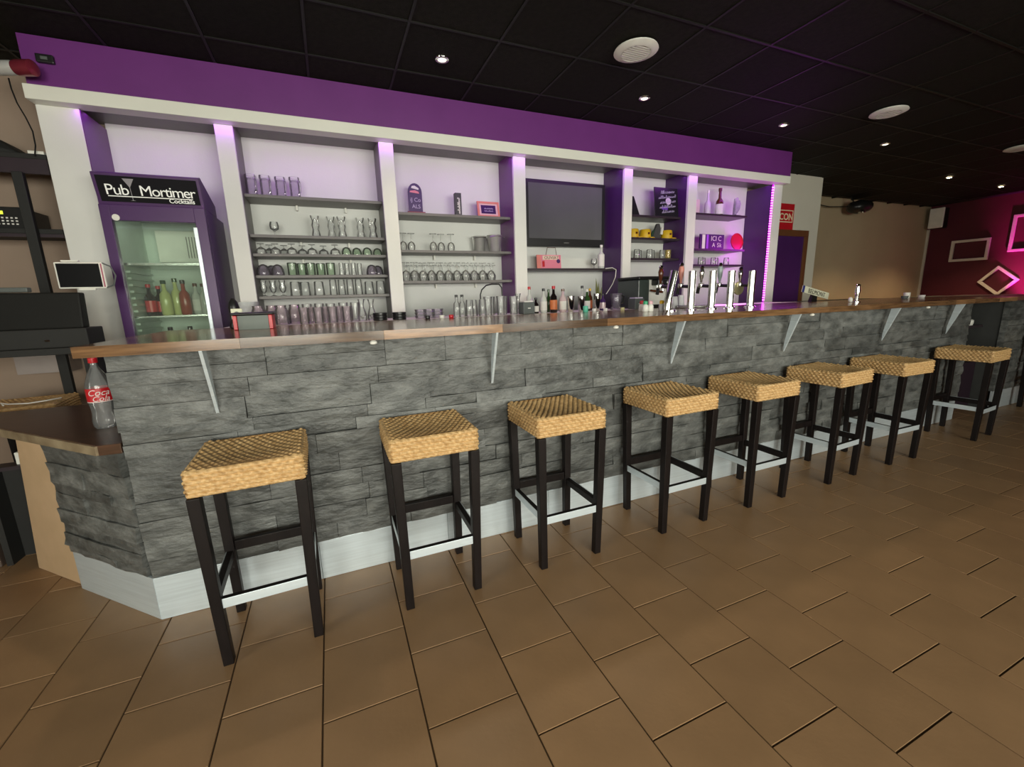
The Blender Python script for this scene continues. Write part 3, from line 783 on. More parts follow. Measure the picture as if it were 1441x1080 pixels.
# bay 3
row('wine_down', 'wine_glass', 'upturned wine glass', 'wine glasses on the middle shelf', (567, 579, 609, 621, 634), 340, YS, S3[1], .002, .95, .01, 'the white column on the middle shelf')
row('wine_big_down', 'wine_glass', 'upturned wine glass', 'wine glasses on the lowest shelf', (571, 583, 595, 607, 619, 631, 643, 655, 667, 679, 691), 380, 3.82, S3[2], .002, .92, 0, 'the white column, front row lowest shelf')
row('wine_down', 'wine_glass', 'upturned wine glass', 'wine glasses in the rear row of the lowest shelf', (576, 587, 598, 610, 622, 634, 646, 658, 670, 682, 693), 380, 3.94, S3[2], .002, .92, 0, 'the white column, rear row lowest shelf')
row('highball', 'highball_glass', 'tall highball glass', 'highball glasses', (684, 693, 702, 711, 720), 430, 3.36, ZB, .002, .95, .045, 'the printed glasses')
row('carafe', 'carafe', 'tall flared glass beside the black napkin holder', None, (729,), 430, 3.38, ZB, .002, .92)
row('print', 'printed_glass', 'glass with white print', 'printed glasses on the back counter', (659, 668, 677), 430, 3.30, ZB, .002, 1.05, .035, 'the spout bottles')
for k in range(3):
    for j, px in enumerate((592, 604, 616)):
        x = X(px, 440, 3.33)
        o = tag(build(MB().lathe([(.038, 0), (.042, .004), (.048, .022), (.044, .022), (.036, .007), (0, .007)], x, 3.33 + .004 * j, ZB + .0006 + k * .0235, 14, caps=False), 'glass_ashtray', GLP, smooth=40),
                '%s clear glass dish of the %s' % (('bottom', 'middle', 'top')[k], ('stack by the white column', 'centre stack of three', 'stack by the spout bottles')[j]), 'glass dish', 'stacked glass dishes')
for px, n in ((535, 'first'), (562, 'second')):
    x = X(px, 445, 3.27)
    a = thing('ashtray_stack', '%s black round ashtray pile by the narrow white column' % ('left-hand' if n == 'first' else 'column-side'), 'ashtray', (x, 3.27, ZB))
    a['label'] = 'black ashtray pile standing before the shelf end' if n == 'first' else 'black ashtray pile standing right in front of a white column'
    for k in range(3): build(MB().lathe([(.046, 0), (.05, .004), (.05, .018), (.044, .018), (.04, .006), (0, .006)], x, 3.27, ZB + .0006 + k * .019, 18, caps=False), 'ashtray', BLACK, a, smooth=40)
for px, lab in ((643, 'clear oil bottle with dark spout before the printed glasses'), (651, 'clear vinegar bottle with dark spout before the printed glasses')):
    bottle('spout_bottle', lab, X(px, 440, 3.28), 3.28, ZB + .0005, .17, .026, GL, None, BLACK)
# bay 5 and 6 glasses
row('tumbler', 'tumbler', 'clear tumbler', 'clear tumblers under the yellow hats', (893, 902, 911, 920, 929), 357, YS, S5[2], .002, .95, .035, 'the column below the hats')
row('amber', 'yellow_glass', 'yellow glass at the end of the tumbler shelf', None, (940,), 357, 3.80, S5[2])
put('tumbler', 'tumbler', 'clear tumbler beside the yellow glass', None, 3.568, 3.90, S5[2])
row('tumbler', 'tumbler', 'short clear glass', 'glasses in the magenta-lit bay', (983, 992, 1001, 1010, 1019), 365, YS, S6[2], .002, .85, .03, 'the column below the chalk sign')

# ------------------------------------------------------------------ things on the shelves of bay 3
def at_z(px, py, Y): return at(px, py, Y)
x = X(585, 290, 3.86)
mb_ = thing('menu_board', 'dark violet round-topped menu board on a red foot beside a slim black sign', 'menu board', (x, 3.86, S3[0]))
pts = [(-.058, 0), (.058, 0), (.058, .16)] + [(.058 * math.cos(a), .16 + .07 * math.sin(a)) for a in [PI * k / 10 for k in range(1, 10)]] + [(-.058, .16)]
build(MB().prism_y([(x + p, S3[0] + .022 + q) for p, q in pts], 3.855, 3.865), 'board', VIOLET, mb_)
build(MB().box(x - .075, x + .075, 3.83, 3.90, S3[0] + .0005, S3[0] + .0215), 'foot', mat('dark_red_wood', (.22, .03, .05), .5), mb_, bevel=.003)
build(MB().prism_y([(x - .03, S3[0] + .212), (x + .03, S3[0] + .20), (x + .034, S3[0] + .212), (x, S3[0] + .232), (x - .024, S3[0] + .228)], 3.8525, 3.8545), 'emblem', PAPER, mb_)
build(MB().prism_y([(x - .045, S3[0] + .178), (x + .035, S3[0] + .170), (x + .03, S3[0] + .186), (x, S3[0] + .196), (x - .04, S3[0] + .19)], 3.8525, 3.8545), 'emblem', PINK, mb_)
CH = mat('chalk_writing', (.55, .45, .68), .8)
build(text_on_y('iJ Co', .045, x, 3.8535, S3[0] + .105, extrude=.0005), 'lettering', CH, mb_)
build(text_on_y('ALS', .045, x + .004, 3.8535, S3[0] + .052, extrude=.0005), 'lettering', CH, mb_)
x = X(644, 285, 3.86)
sb = thing('slim_sign', 'slim upright black sign with white vertical script on the shelf', 'sign', (x, 3.86, S3[0]))
build(MB().box(x - .028, x + .028, 3.835, 3.885, S3[0] + .0005, S3[0] + .195), 'block', mat('dark_slate_sign', (.05, .045, .055), .5), sb, bevel=.002)
tx = scribble(.13, .034, 3, .003, 4).xf(Matrix.Translation((x + .002, 3.8318, S3[0] + .085)) @ Matrix.Rotation(-PI / 2, 4, 'Y'))
build(tx, 'lettering', PAPER, sb)
x = X(688, 292, 3.83)
pf = thing('framed_picture', 'coral picture frame leaning on the shelf near the purple panel', 'picture frame', (x, 3.83, S3[0]))
Mp = Matrix.Translation((x, 3.83, S3[0] + .0035)) @ Matrix.Rotation(-.22, 4, 'X')
build(MB().box(-.105, .105, -.006, .006, 0, .016).box(-.105, .105, -.006, .006, .124, .14).box(-.105, -.089, -.006, .006, .016, .124).box(.089, .105, -.006, .006, .016, .124).xf(Mp), 'frame', CORAL, pf)
build(MB().box(-.089, .089, 0, .004, .016, .124).xf(Mp), 'mount', mat('pale_pink_card', (.8, .5, .55), .6), pf)
build(MB().box(-.07, .07, -.0015, -.0005, .032, .108).xf(Mp), 'picture', VIOLET, pf)
for q in range(2): build(scribble(.08, .016, 8 + q, .0014, 5).xf(Mp @ Matrix.Translation((0, -.003, .078 - q * .022))), 'lettering', CH, pf)
for px, lab in ((674, 'steel ice bucket, inner one, near the purple side panel'), (696, 'steel ice bucket standing against the purple side panel')):
    y = 3.83 if px > 690 else 3.945; x = X(px, 340, y)
    b = thing('ice_bucket', lab, 'ice bucket', (x, y, S3[1]))
    build(MB().lathe([(.050, .0006), (.053, .004), (.068, .142), (.071, .146), (.066, .146), (.05, .01), (0, .01)], x, y, S3[1], 24, caps=False), 'pail', mat('satin_steel', (.78, .78, .76), .32, .75), b, smooth=40)
    build(MB().tube([(x + .07 * math.cos(a), y - .075, S3[1] + .12 + .012 * math.sin(a)) for a in [PI * k / 8 for k in range(9)]], .0025, 6), 'ring_handle', STEEL, b, smooth=40)
# cable arch behind the highball glasses
tag(build(MB().tube([Vector((at(676, 415, 3.5).x, 3.5, 1.1602)), at(676, 415, 3.5), at(678, 408, 3.5), at(684, 402, 3.5), at(692, 400, 3.5), at(702, 400, 3.5), at(706, 405, 3.5), at(707, 418, 3.5)], .006, 8), 'lamp_arm', BLACK, smooth=40), 'black curved swing lamp arm over the highball glasses', 'lamp')

# ------------------------------------------------------------------ television bay
tv = thing('television', 'wide black television hung in the shelving bay', 'television', (2.285, 3.93, 1.80))
build(MB().box(1.825, 2.745, 3.93, 3.985, 1.79, 2.41), 'housing', BLACK, tv, bevel=.006)
build(MB().box(1.865, 2.705, 3.926, 3.9295, 1.865, 2.375), 'screen', mat('grey_tv_screen', (.115, .12, .118), .16, scale=2), tv)
build(MB().box(2.255, 2.315, 3.927, 3.9295, 1.822, 1.832), 'badge', STEEL, tv)
build(MB().box(2.1, 2.47, 3.986, 4.0195, 2.0, 2.25), 'wall_mount', STEEL, tv)
Z4 = SH[4][0]
x = X(773, 365, 3.86)
ou = thing('open_sign', 'pink hanging sign reading OUVERT leaning on the television bay shelf', 'sign', (x, 3.86, Z4))
Mo = Matrix.Translation((x, 3.86, Z4 + .001)) @ Matrix.Rotation(-.10, 4, 'X')
build(MB().box(-.135, .135, 0, .006, 0, .135).xf(Mo), 'panel', PINK, ou)
build(MB().box(-.135, -.09, -.002, 0, 0, .135).xf(Mo), 'side_strip', CORAL, ou)
build(MB().box(-.07, .11, -.002, 0, .088, .128).xf(Mo), 'band', mat('cream_print', (.8, .62, .5), .6), ou)
build(text_mb('OUVERT', .042, extrude=.0004).xf(Mo @ Matrix.Translation((.03, -.003, .094)) @ Matrix.Rotation(PI / 2, 4, 'X')), 'lettering', mat('dark_brown_print', (.10, .04, .03), .6), ou)
build(MB().lathe([(.02, 0), (.02, .002)], 0, 0, 0, 18).xf(Mo @ Matrix.Translation((.105, -.0005, .075)) @ Matrix.Rotation(PI / 2, 4, 'X')), 'round_badge', VIOLET, ou)
build(MB().box(-.075, -.05, -.002, 0, .02, .075).xf(Mo), 'print_mark', RED, ou)
build(MB().tube([Mo @ Vector((-.03, .003, .135)), Mo @ Vector((.0, .02, .21)), Mo @ Vector((.09, .02, .21)), Mo @ Vector((.09, .003, .135))], .003, 6), 'cord', BROWN, ou)
bottle('liqueur_bottle', 'white decorated bottle on the television bay shelf', X(846, 365, 3.84), 3.84, Z4 + .0005, .235, .033, CLEARB, PAPER, OFFW, lz=(.1, .6))
put('snifter', 'balloon_glass', 'small balloon glass beside the white decorated bottle', None, X(836, 372, 3.9), 3.9, Z4, 0, 1.0)
tag(build(MB().tube([at(p, q, 3.75) for p, q in ((852, 378), (862, 377), (867, 380), (866, 390), (862, 400), (857, 408), (853, 414))], .004, 6), 'white_cable', OFFW, smooth=40), 'white cable looping down beside the television bay shelf', 'cable')
# bottles of the back counter in front of the television bay
ZBc = ZB + .0005
bl = [(745, .225, .028, CLEARB, PAPER, RED, 'clear spirit bottle with red cap by the napkin holder'),
      (754, .13, .026, BLACKGL, PAPER, BLACK, 'small dark bottle with white label by the napkin holder'),
      (765, .205, .029, CLEARB, PAPER, BLACK, 'clear bottle with floral white label and dark cap'),
      (779, .225, .032, BLACKGL, ORANGE, RED, 'black vermouth bottle with orange label and red cap'),
      (792, .20, .032, PINKGL, PAPER, BROWN, 'pale pink gin bottle with brown stopper'),
      (826, .19, .028, GREENGL, PAPER, OFFW, 'green bottle with long white label and white pourer'),
      (848, .15, .027, VIOLET, PINKGL, BLACK, 'dark violet bottle beside the steel shaker')]
for px, h, r, b, l, c, lab in bl: bottle('spirit_bottle', lab, X(px, 430, 3.40 if px == 745 else 3.30), 3.40 if px == 745 else 3.30, ZBc, h, r, b, l, c)
for px, h, r, b, l, c, lab in ((772, .20, .024, GREENGL, None, GREENGL, 'green bottle standing behind the vermouth'), (819, .225, .028, CLEARB, None, BLACK, 'clear bottle with black stopper behind the green one'), (830, .20, .024, BROWN, ORANGE, YELLOW, 'brown bottle with golden cap behind the green one')):
    bottle('spirit_bottle', lab, X(px, 430, 3.42), 3.42, ZBc, h, r, b, l, c)
for px, h, lab in ((803, .135, 'steel shaker tin beside the pale pink bottle'), (818, .13, 'steel shaker tin in front of the clear bottle'), (840, .15, 'taller steel shaker tin with a knob by the violet bottle')):
    x = X(px, 430, 3.27 if px != 818 else 3.25); y = 3.27 if px != 818 else 3.25
    t = thing('shaker_tin', lab, 'cocktail shaker', (x, y, ZBc))
    build(MB().lathe([(.024, 0), (.026, .004), (.033, h), (.030, h), (.022, .01), (0, .01)], x, y, ZBc, 18, caps=False), 'tin', CHROME, t, smooth=40)
    build(MB().lathe([(.0335, h - .004), (.0345, h), (.0335, h + .003)], x, y, ZBc, 18, caps=False), 'rim', STEEL, t, smooth=40)
x = X(867, 425, 3.34)
bj = thing('blender_jug', 'dark smoky blender jug standing near the last bottles', 'blender jug', (x, 3.34, ZBc))
build(MB().lathe([(.05, 0), (.052, .01), (.040, .03), (.055, .15), (.052, .15), (.037, .03), (0, .03)], x, 3.34, ZBc, 18, caps=False), 'jug', GLV, bj, smooth=40)
build(MB().tube([(x + .05, 3.34, ZBc + .13), (x + .085, 3.34, ZBc + .12), (x + .08, 3.34, ZBc + .06), (x + .045, 3.34, ZBc + .045)], .008, 8), 'handle', BLACK, bj, smooth=40)
x = X(843, 400, 3.5)
pl_ = thing('leafy_stalk', 'olive green pointed leaves standing behind the bottles', 'plant', (x, 3.5, ZBc))
build(MB().lathe([(.03, 0), (.035, .08), (.032, .08), (.028, .005), (0, .005)], x, 3.5, ZBc, 14, caps=False), 'pot', BLACK, pl_, smooth=40)
for dx, hh in ((-.05, .30), (-.02, .26), (.02, .22)):
    build(MB().add([(x - .012, 3.5, ZBc + .02), (x + .012, 3.5, ZBc + .02), (x + .016 + dx * .6, 3.49, ZBc + .6 * hh), (x - .016 + dx * .6, 3.49, ZBc + .6 * hh), (x + dx, 3.48, ZBc + hh), (x, 3.506, ZBc + .02), (x + dx * .6, 3.497, ZBc + .6 * hh)],
                   [(0, 5, 6, 3), (5, 1, 2, 6), (3, 6, 4), (6, 2, 4)]), 'leaf', mat('olive_leaf', (.16, .17, .05), .5), pl_)
def napkin(px, Y, lab):
    x = X(px, 430, Y); s = .052
    n = thing('napkin_holder', lab, 'napkin holder', (x, Y, ZBc))
    build(MB().box(x - s, x + s, Y - s, Y + s, ZBc, ZBc + .098), 'holder', GREYST, n, bevel=.006)
    build(MB().box(x - .012, x + .012, Y - s - .0015, Y - s - .0002, ZBc + .045, ZBc + .053), 'emblem', PAPER, n)
    build(MB().box(x - s * .8, x + s * .8, Y - s * .8, Y + s * .8, ZBc + .0985, ZBc + .108), 'napkins', mat('lilac_napkin', (.70, .62, .80), .8) if px > 800 else PAPER, n)
napkin(741, 3.27, 'dark cube napkin holder between highball glasses and bottles')
napkin(895, 3.27, 'black cube napkin holder with lilac napkins by the coffee machine')

# ------------------------------------------------------------------ bays 5 and 6
x = 3.452
po = thing('poster_board', 'black poster board with grey script and round emblem on the top shelf', 'poster board', (x, 3.80, S5[0]))
Mo = Matrix.Translation((x, 3.79, S5[0] + .0035)) @ Matrix.Rotation(.0, 4, 'Z') @ Matrix.Rotation(-.12, 4, 'X')
build(MB().box(-.16, .155, 0, .012, 0, .30).xf(Mo), 'board', BLACK, po, bevel=.002)
for q, (w_, h_) in enumerate(((.17, .05), (.24, .045), (.20, .05), (.22, .045), (.16, .05))):
    build(scribble(w_, h_, q, .0022, 6).xf(Mo @ Matrix.Translation((.005, -.0024, .255 - q * .05)) @ Matrix.Rotation(-.12, 4, 'Y')), 'lettering', mat('grey_script', (.42, .42, .46), .6), po)
build(MB().lathe([(.036, 0), (.036, .002)], 0, 0, 0, 20).xf(Mo @ Matrix.Translation((.02, -.0005, .16)) @ Matrix.Rotation(PI / 2, 4, 'X')), 'emblem', mat('pale_lilac_print', (.70, .60, .72), .6), po)
build(MB().box(-.07, .01, -.0022, -.0008, .07, .10).xf(Mo), 'print_mark', mat('violet_print', (.16, .05, .42), .5), po)
x = X(895, 285, 3.86)
tri = tag(build(MB().prism_y([(x - .09, S5[0] + .0005), (x + .06, S5[0] + .0005), (x - .03, S5[0] + .20), (x - .09, S5[0] + .20)], 3.86, 3.90), 'menu_tent', BLACK), 'dark slanted tent card beside the white column on the top shelf', 'tent card')
def hat(px, lab):
    x = min(X(px, 325, 3.86) - .02, 3.515); z = S5[1] + .0005
    h = thing('yellow_hat', lab, 'hat', (x, 3.86, z), None)
    build(MB().lathe([(.060, 0), (.062, .004), (.058, .085), (.052, .094), (0, .096)], x, 3.86, z, 20, caps=False), 'crown', YELLOW, h, smooth=40)
    build(MB().prism([(x + .03 + .06 * math.cos(a), 3.86 - .02 + .075 * math.sin(a)) for a in [-PI / 2 + PI * k / 8 for k in range(9)]] + [(x, 3.9), (x, 3.77)], z, z + .008), 'brim', YELLOW, h)
    build(MB().box(x - .012, x + .012, 3.797, 3.7995, z + .04, z + .06), 'emblem', BROWN, h)
hat(893, 'yellow promotional hat next to the white column'); hat(910, 'yellow promotional hat beside the grey cloth'); hat(944, 'yellow promotional hat by the purple panel alone')
x = X(929, 318, 3.88) - .05; z = S5[1] + .0005
cl_ = thing('draped_cloth', 'grey cloth standing folded between the yellow hats', 'cloth', (x, 3.88, z))
build(MB().prism_y([(x - .07, z), (x + .05, z), (x + .045, z + .12), (x + .03, z + .165), (x, z + .165), (x - .03, z + .10)], 3.86, 3.90), 'fold', mat('dark_grey_cloth', (.07, .065, .07), .85), cl_, bevel=.008)
build(MB().prism_y([(x - .10, z), (x - .055, z), (x - .02, z + .11), (x - .06, z + .08)], 3.87, 3.885), 'inner_fold', DKGREEN, cl_)
build(MB().prism_y([(x + .03, z + .05), (x + .06, z + .05), (x + .062, z + .13), (x + .04, z + .12)], 3.845, 3.858), 'paper_tag', PAPER, cl_)
# coffee machine
x0 = X(889, 400, 3.40); x1 = X(934, 400, 3.40); z = ZBc
cm = thing('coffee_machine', 'black and white coffee machine on the back counter', 'coffee machine', ((x0 + x1) / 2, 3.45, z))
build(MB().box(x0, x0 + .13, 3.30, 3.62, z, z + .27), 'water_tank', mat('green_black_casing', (.05, .065, .058), .3), cm, bevel=.01)
build(MB().box(x0 + .131, x1, 3.36, 3.62, z, z + .27), 'front_panel', OFFW, cm, bevel=.006)
build(MB().box(x0 - .005, x1 + .01, 3.29, 3.63, z + .271, z + .30), 'lid', BLACK, cm, bevel=.012)
build(MB().box(x0 + .20, x1 - .005, 3.26, 3.359, z + .215, z + .27), 'control_head', BLACK, cm, bevel=.008)
for k in range(2):
    build(MB().lathe([(.018, 0), (.018, .012), (.012, .014)], 0, 0, 0, 14).xf(Matrix.Translation((x0 + .24 + k * .07, 3.259, z + .243)) @ Matrix.Rotation(PI / 2, 4, 'X')), 'dial', STEEL, cm, smooth=40)
    build(MB().tube([(x0 + .23 + k * .07, 3.31, z + .214), (x0 + .23 + k * .07, 3.31, z + .16)], .012, 10), 'spout', CHROME, cm, smooth=40)
build(MB().tube([(x0 + .18, 3.345, z + .17), (x0 + .26, 3.26, z + .15)], .01, 8), 'portafilter', BROWN, cm, smooth=40)
build(MB().box(x0 + .14, x1 + .02, 3.24, 3.355, z, z + .035), 'drip_tray', BLACK, cm, bevel=.004)
# bay 6
z = S6[0] + .0005
bottle('beer_bottle', 'big brown beer bottle with pale label on the top shelf', X(1013, 280, 3.86), 3.86, z, .30, .043, BROWN, PAPER, BROWN, neck=.42, lz=(.05, .42))
bottle('pale_bottle', 'frosted pale bottle beside the big brown beer bottle', X(996, 285, 3.88), 3.88, z, .27, .036, mat('frosted_glass', (.70, .62, .74), .4), None, OFFW, neck=.45)
x = X(985, 290, 3.9)
tag(build(MB().box(x - .03, x + .03, 3.93, 3.95, z, z + .18), 'picture_card', mat('rose_card', (.78, .60, .58), .6)), 'pale rose picture card leaning behind the frosted bottle', 'card')
x = X(1037, 285, 3.84)
tr = thing('glass_trophy', 'clear shaped glass trophy at the shelf end', 'trophy', (x, 3.84, z))
build(MB().box(x - .045, x + .045, 3.81, 3.87, z, z + .015), 'base', GLP, tr)
build(MB().prism_y([(x - .04, z + .016), (x - .015, z + .016), (x + .035, z + .08), (x + .05, z + .14), (x + .03, z + .18), (x + .01, z + .17), (x, z + .21), (x - .03, z + .20), (x - .035, z + .12)], 3.82, 3.86), 'figure', glass('trophy_glass', (.86, .80, .90), .35), tr, bevel=.006)
z = S6[1] + .0005
x = X(1003, 340, 3.82)
ch = thing('chalk_sign', 'dark chalk sign with white hand lettering and two bright stripes', 'sign', (x, 3.82, z))
build(MB().box(x - .20, x + .17, 3.815, 3.83, z, z + .165), 'board', VIOLET, ch)
build(MB().box(x - .17, x - .125, 3.8125, 3.8145, z + .005, z + .16), 'stripe', PAPER, ch)
build(MB().box(x - .105, x - .075, 3.8125, 3.8145, z + .005, z + .16), 'stripe', mat('bright_violet', (.36, .08, .75), .5), ch)
build(text_on_y('ICI C', .075, x + .045, 3.8135, z + .095, extrude=.0005), 'lettering', PAPER, ch)
build(text_on_y('A Sk', .070, x + .06, 3.8135, z + .025, extrude=.0005, space=1.15), 'lettering', PAPER, ch)
x = X(1036, 343, 3.88)
rc = thing('round_red_tray', 'round red tray standing behind the chalk sign', 'tray', (x, 3.88, z))
build(MB().lathe([(.0, 0), (.095, 0), (.10, .006), (.10, .014), (.094, .014), (.09, .006), (0, .006)], 0, 0, 0, 28, caps=False).xf(Matrix.Translation((x, 3.88, z + .101)) @ Matrix.Rotation(PI / 2 - .1, 4, 'X')), 'disc', RED, rc, smooth=40)
build(MB().box(x - .04, x + .04, 3.872, 3.895, z, z + .012), 'stand', BLACK, rc)

# ------------------------------------------------------------------ beer taps on the bar
def tap(px, lab, handle, lean=0.0, medal=False):
    x = X(px, 410, 2.35); y = 2.35; z = 1.1762
    t = thing('beer_tap', lab, 'beer tap', (x, y, z))
    build(MB().lathe([(.042, 0), (.042, .006), (.036, .01)], x, y, z, 20), 'base_ring', CHROME, t, smooth=40)
    build(MB().tube([(x - lean * .5, y, z + .008), (x - lean * .4, y, z + .08), (x, y, z + .17), (x + lean * .5, y, z + .272)], .026, 20), 'tower', CHROME, t, smooth=40)
    zt = z + .165
    fc = build(MB().tube([(x, y + .02, zt), (x, y + .10, zt + .005), (x, y + .125, zt - .005), (x, y + .135, zt - .05)], .012, 10), 'faucet', BLACK, t, smooth=40)
    build(MB().lathe([(.019, -.016), (.021, 0), (.019, .016)], x, y + .105, zt + .008, 14), 'valve', CHROME, fc, smooth=40)
    hm, hh = handle
    build(MB().lathe([(.008, 0), (.009, .02), (.016, .05), (.019, hh - .02), (.014, hh)], x, y + .105, zt + .026, 14), 'handle', hm, fc, smooth=40)
    build(MB().lathe([(.012, 0), (.016, .012), (.010, .026)], x, y + .105, zt + .026 + hh, 12), 'handle_knob', CHROME, fc, smooth=40)
    if medal:
        build(MB().lathe([(.05, 0), (.052, .004), (.05, .012)], 0, 0, 0, 24).xf(Matrix.Translation((x - .004, y + .115, zt - .02)) @ Matrix.Rotation(PI / 2, 4, 'X')), 'medallion', mat('brass_medal', (.55, .50, .28), .35, .6), t, smooth=40)
SALMON = mat('salmon_handle', (.72, .28, .22), .4)
tap(944, 'leaning chrome beer tap nearest the coffee machine', (BROWN, .10), .05)
tap(973, 'chrome beer tap with salmon pink handle', (SALMON, .12))
tap(1002, 'chrome beer tap with plain chrome handle', (CHROME, .10))
tap(1028, 'chrome beer tap with pale grey green handle', (mat('pale_teal_handle', (.35, .42, .42), .3), .12))
tap(1057, 'last chrome beer tap, round brass medallion beside it', (CHROME, .09), 0.0, True)
for px, h in ((949, .09), (958, .10)):
    x = X(px, 425, 2.75)
    tag(build(MB().lathe([(.028, 0), (.03, .004), (.024, h), (.020, h + .004), (0, h + .004)], x, 2.75, 1.1765, 14), 'paper_cup_stack', mat('cup_grey_white', (.68, .68, .70), .5), smooth=40), 'upturned white cup stack between the first two taps' if px == 949 else 'taller upturned white cup stack by the salmon-handled tap', 'cup stack')
x = X(965, 440, 2.7)
tag(build(MB().box(x - .10, x + .12, 2.58, 2.70, 1.1765, 1.20), 'drip_tray', STEEL, bevel=.004), 'steel drip tray behind the first beer taps', 'drip tray')
# squeeze bottles behind the counter edge
for px, c, b, lab in ((903, RED, OFFW, 'small white squeeze bottle with red cap on the bar'), (908, GREEN, OFFW, 'small white squeeze bottle with green cap on the bar'), (915, mat('pink_cap', (.75, .45, .50), .4), OFFW, 'small white squeeze bottle with pale pink cap'), (931, YELLOW, mat('pale_grey_body', (.5, .5, .48), .4), 'small grey squeeze bottle with yellow cap on the bar')):
    y = 2.42 if px != 903 else 2.52; x = X(px, 437, y)
    t = thing('squeeze_bottle', lab, 'squeeze bottle', (x, y, 1.1765))
    build(MB().lathe([(.020, 0), (.022, .004), (.021, .04), (.012, .05)], x, y, 1.1765, 14), 'bottle_body', b, t, smooth=40)
    build(MB().lathe([(.016, .0505), (.016, .068), (.010, .074)], x, y, 1.1765, 14), 'cap', c, t, smooth=40)
# loose caps and lids along the bar's rear edge
for px, py, m, lab in ((602, 448, BLACK, 'small black bottle stopper on the rear edge of the bar'), (622, 447, OFFW, 'small white lid on the rear edge of the bar'), (635, 446, RED, 'small red lid on the rear edge of the bar'), (824, 437, mat('mint_lid', (.12, .55, .38), .4), 'mint green lid on the rear edge of the bar'),
                       (836, 438, PAPER, 'cream lid behind the steel shaker'), (852, 437, PAPER, 'cream lid below the dark violet bottle'), (876, 436, mat('pale_yellow_lid', (.75, .70, .35), .5), 'pale yellow lid by the blender jug')):
    y = 2.80; x = X(px, py, y); r = .016 if px != 824 else .02; h = .022 if px != 824 else .045
    tag(build(MB().lathe([(r * .9, 0), (r, .003), (r, h - .003), (r * .9, h)], x, y, 1.1765, 14), 'bottle_lid', m, smooth=40), lab, 'lid')
# red and black dispenser at the near end of the bar
x0, x1 = -.452, -.276
db = thing('red_dispenser', 'grey-fronted dispenser with red side posts and black tray lid', 'dispenser', (-.36, 2.58, 1.1765))
z = 1.1765
for a in (x0, x1 - .018): build(MB().box(a, a + .018, 2.52, 2.64, z, z + .072), 'side_post', RED, db, bevel=.003)
build(MB().box(x0 + .0185, x1 - .0185, 2.535, 2.54, z, z + .07), 'front_panel', mat('grey_green_panel', (.17, .195, .175), .45, spec=.3), db)
build(MB().box(x0 + .0185, x1 - .0185, 2.62, 2.63, z, z + .07), 'back_plate', GREYST, db)
build(MB().prism([(x0 - .005, 2.50), (x1 + .012, 2.50), (x1 + .012, 2.66), (x0 - .005, 2.66)], z + .0725, z + .086), 'tray_lid', BLACK, db, bevel=.006)
x = X(330, 438, 2.72)
pm_ = thing('round_logo_mill', 'black grinder with a round cream badge beside the red dispenser', 'grinder', (x, 2.72, 1.1765))
build(MB().lathe([(.030, 0), (.034, .01), (.022, .05), (.026, .11), (.020, .14), (.008, .16)], x, 2.72, 1.1765, 18), 'mill_body', BLACK, pm_, smooth=40)
bd = build(MB().box(x - .012, x + .042, 2.682, 2.69, 1.225, 1.282), 'badge', mat('cream_badge', (.82, .83, .62), .5), pm_, bevel=.006)
build(MB().lathe([(.014, 0), (.014, .001)], 0, 0, 0, 16).xf(Matrix.Translation((x + .015, 2.682, 1.253)) @ Matrix.Rotation(PI / 2, 4, 'X')), 'badge_ring', GREYST, bd)
x = X(347, 425, 3.48)
tag(build(MB().lathe([(.042, 0), (.045, .004), (.075, .16), (.072, .16), (.04, .008), (0, .008)], x, 3.48, ZBc, 20, caps=False), 'ice_tub', glass('frosted_tub', (.88, .90, .90), .45), smooth=40), 'pale frosted conical tub behind the red dispenser', 'tub')

# ------------------------------------------------------------------ cola bottle on the low counter
x, y, z = -.955, 2.36, .7905
ck = thing('cola_bottle', 'empty clear plastic bottle with red cap and red cola label', 'bottle', (x, y, z))
prof = [(.022, .006), (.036, 0), (.043, .012), (.044, .035), (.040, .06), (.040, .085), (.044, .115), (.0445, .175), (.043, .195), (.030, .235), (.016, .262), (.0125, .27), (.0125, .288)]
build(MB().lathe(prof, x, y, z, 24), 'bottle_body', PET, ck, smooth=50)
lb = build(MB().lathe([(.0452, .118), (.0452, .178)], x, y, z, 24, caps=False), 'paper_label', RED, ck, smooth=60)
def wrap_text(body, size, zc, r, a0, **k):
    mb = text_mb(body, size, extrude=.0003, **k)
    out = []
    for p in mb.v:
        a = a0 + p[0] / r
        out.append((x + (r + p[2]) * math.sin(a), y - (r + p[2]) * math.cos(a), z + zc + p[1]))
    mb.v = out; return mb
AC = math.atan2(0 - x, 0 + y) * 1.0      # the label faces the room
build(wrap_text('Coca', .036, .148, .0456, .22, shear=.35), 'lettering', PAPER, lb)
build(wrap_text('Cola', .032, .123, .0456, .34, shear=.35), 'lettering', PAPER, lb)
build(MB().lathe([(.0455, .1185), (.0455, .1215)], x, y, z, 24, caps=False), 'label_line', PAPER, lb)
build(MB().lathe([(.0155, .285), (.016, .287), (.016, .305), (.014, .307), (0, .307)], x, y, z, 18), 'cap', RED, ck, smooth=40)

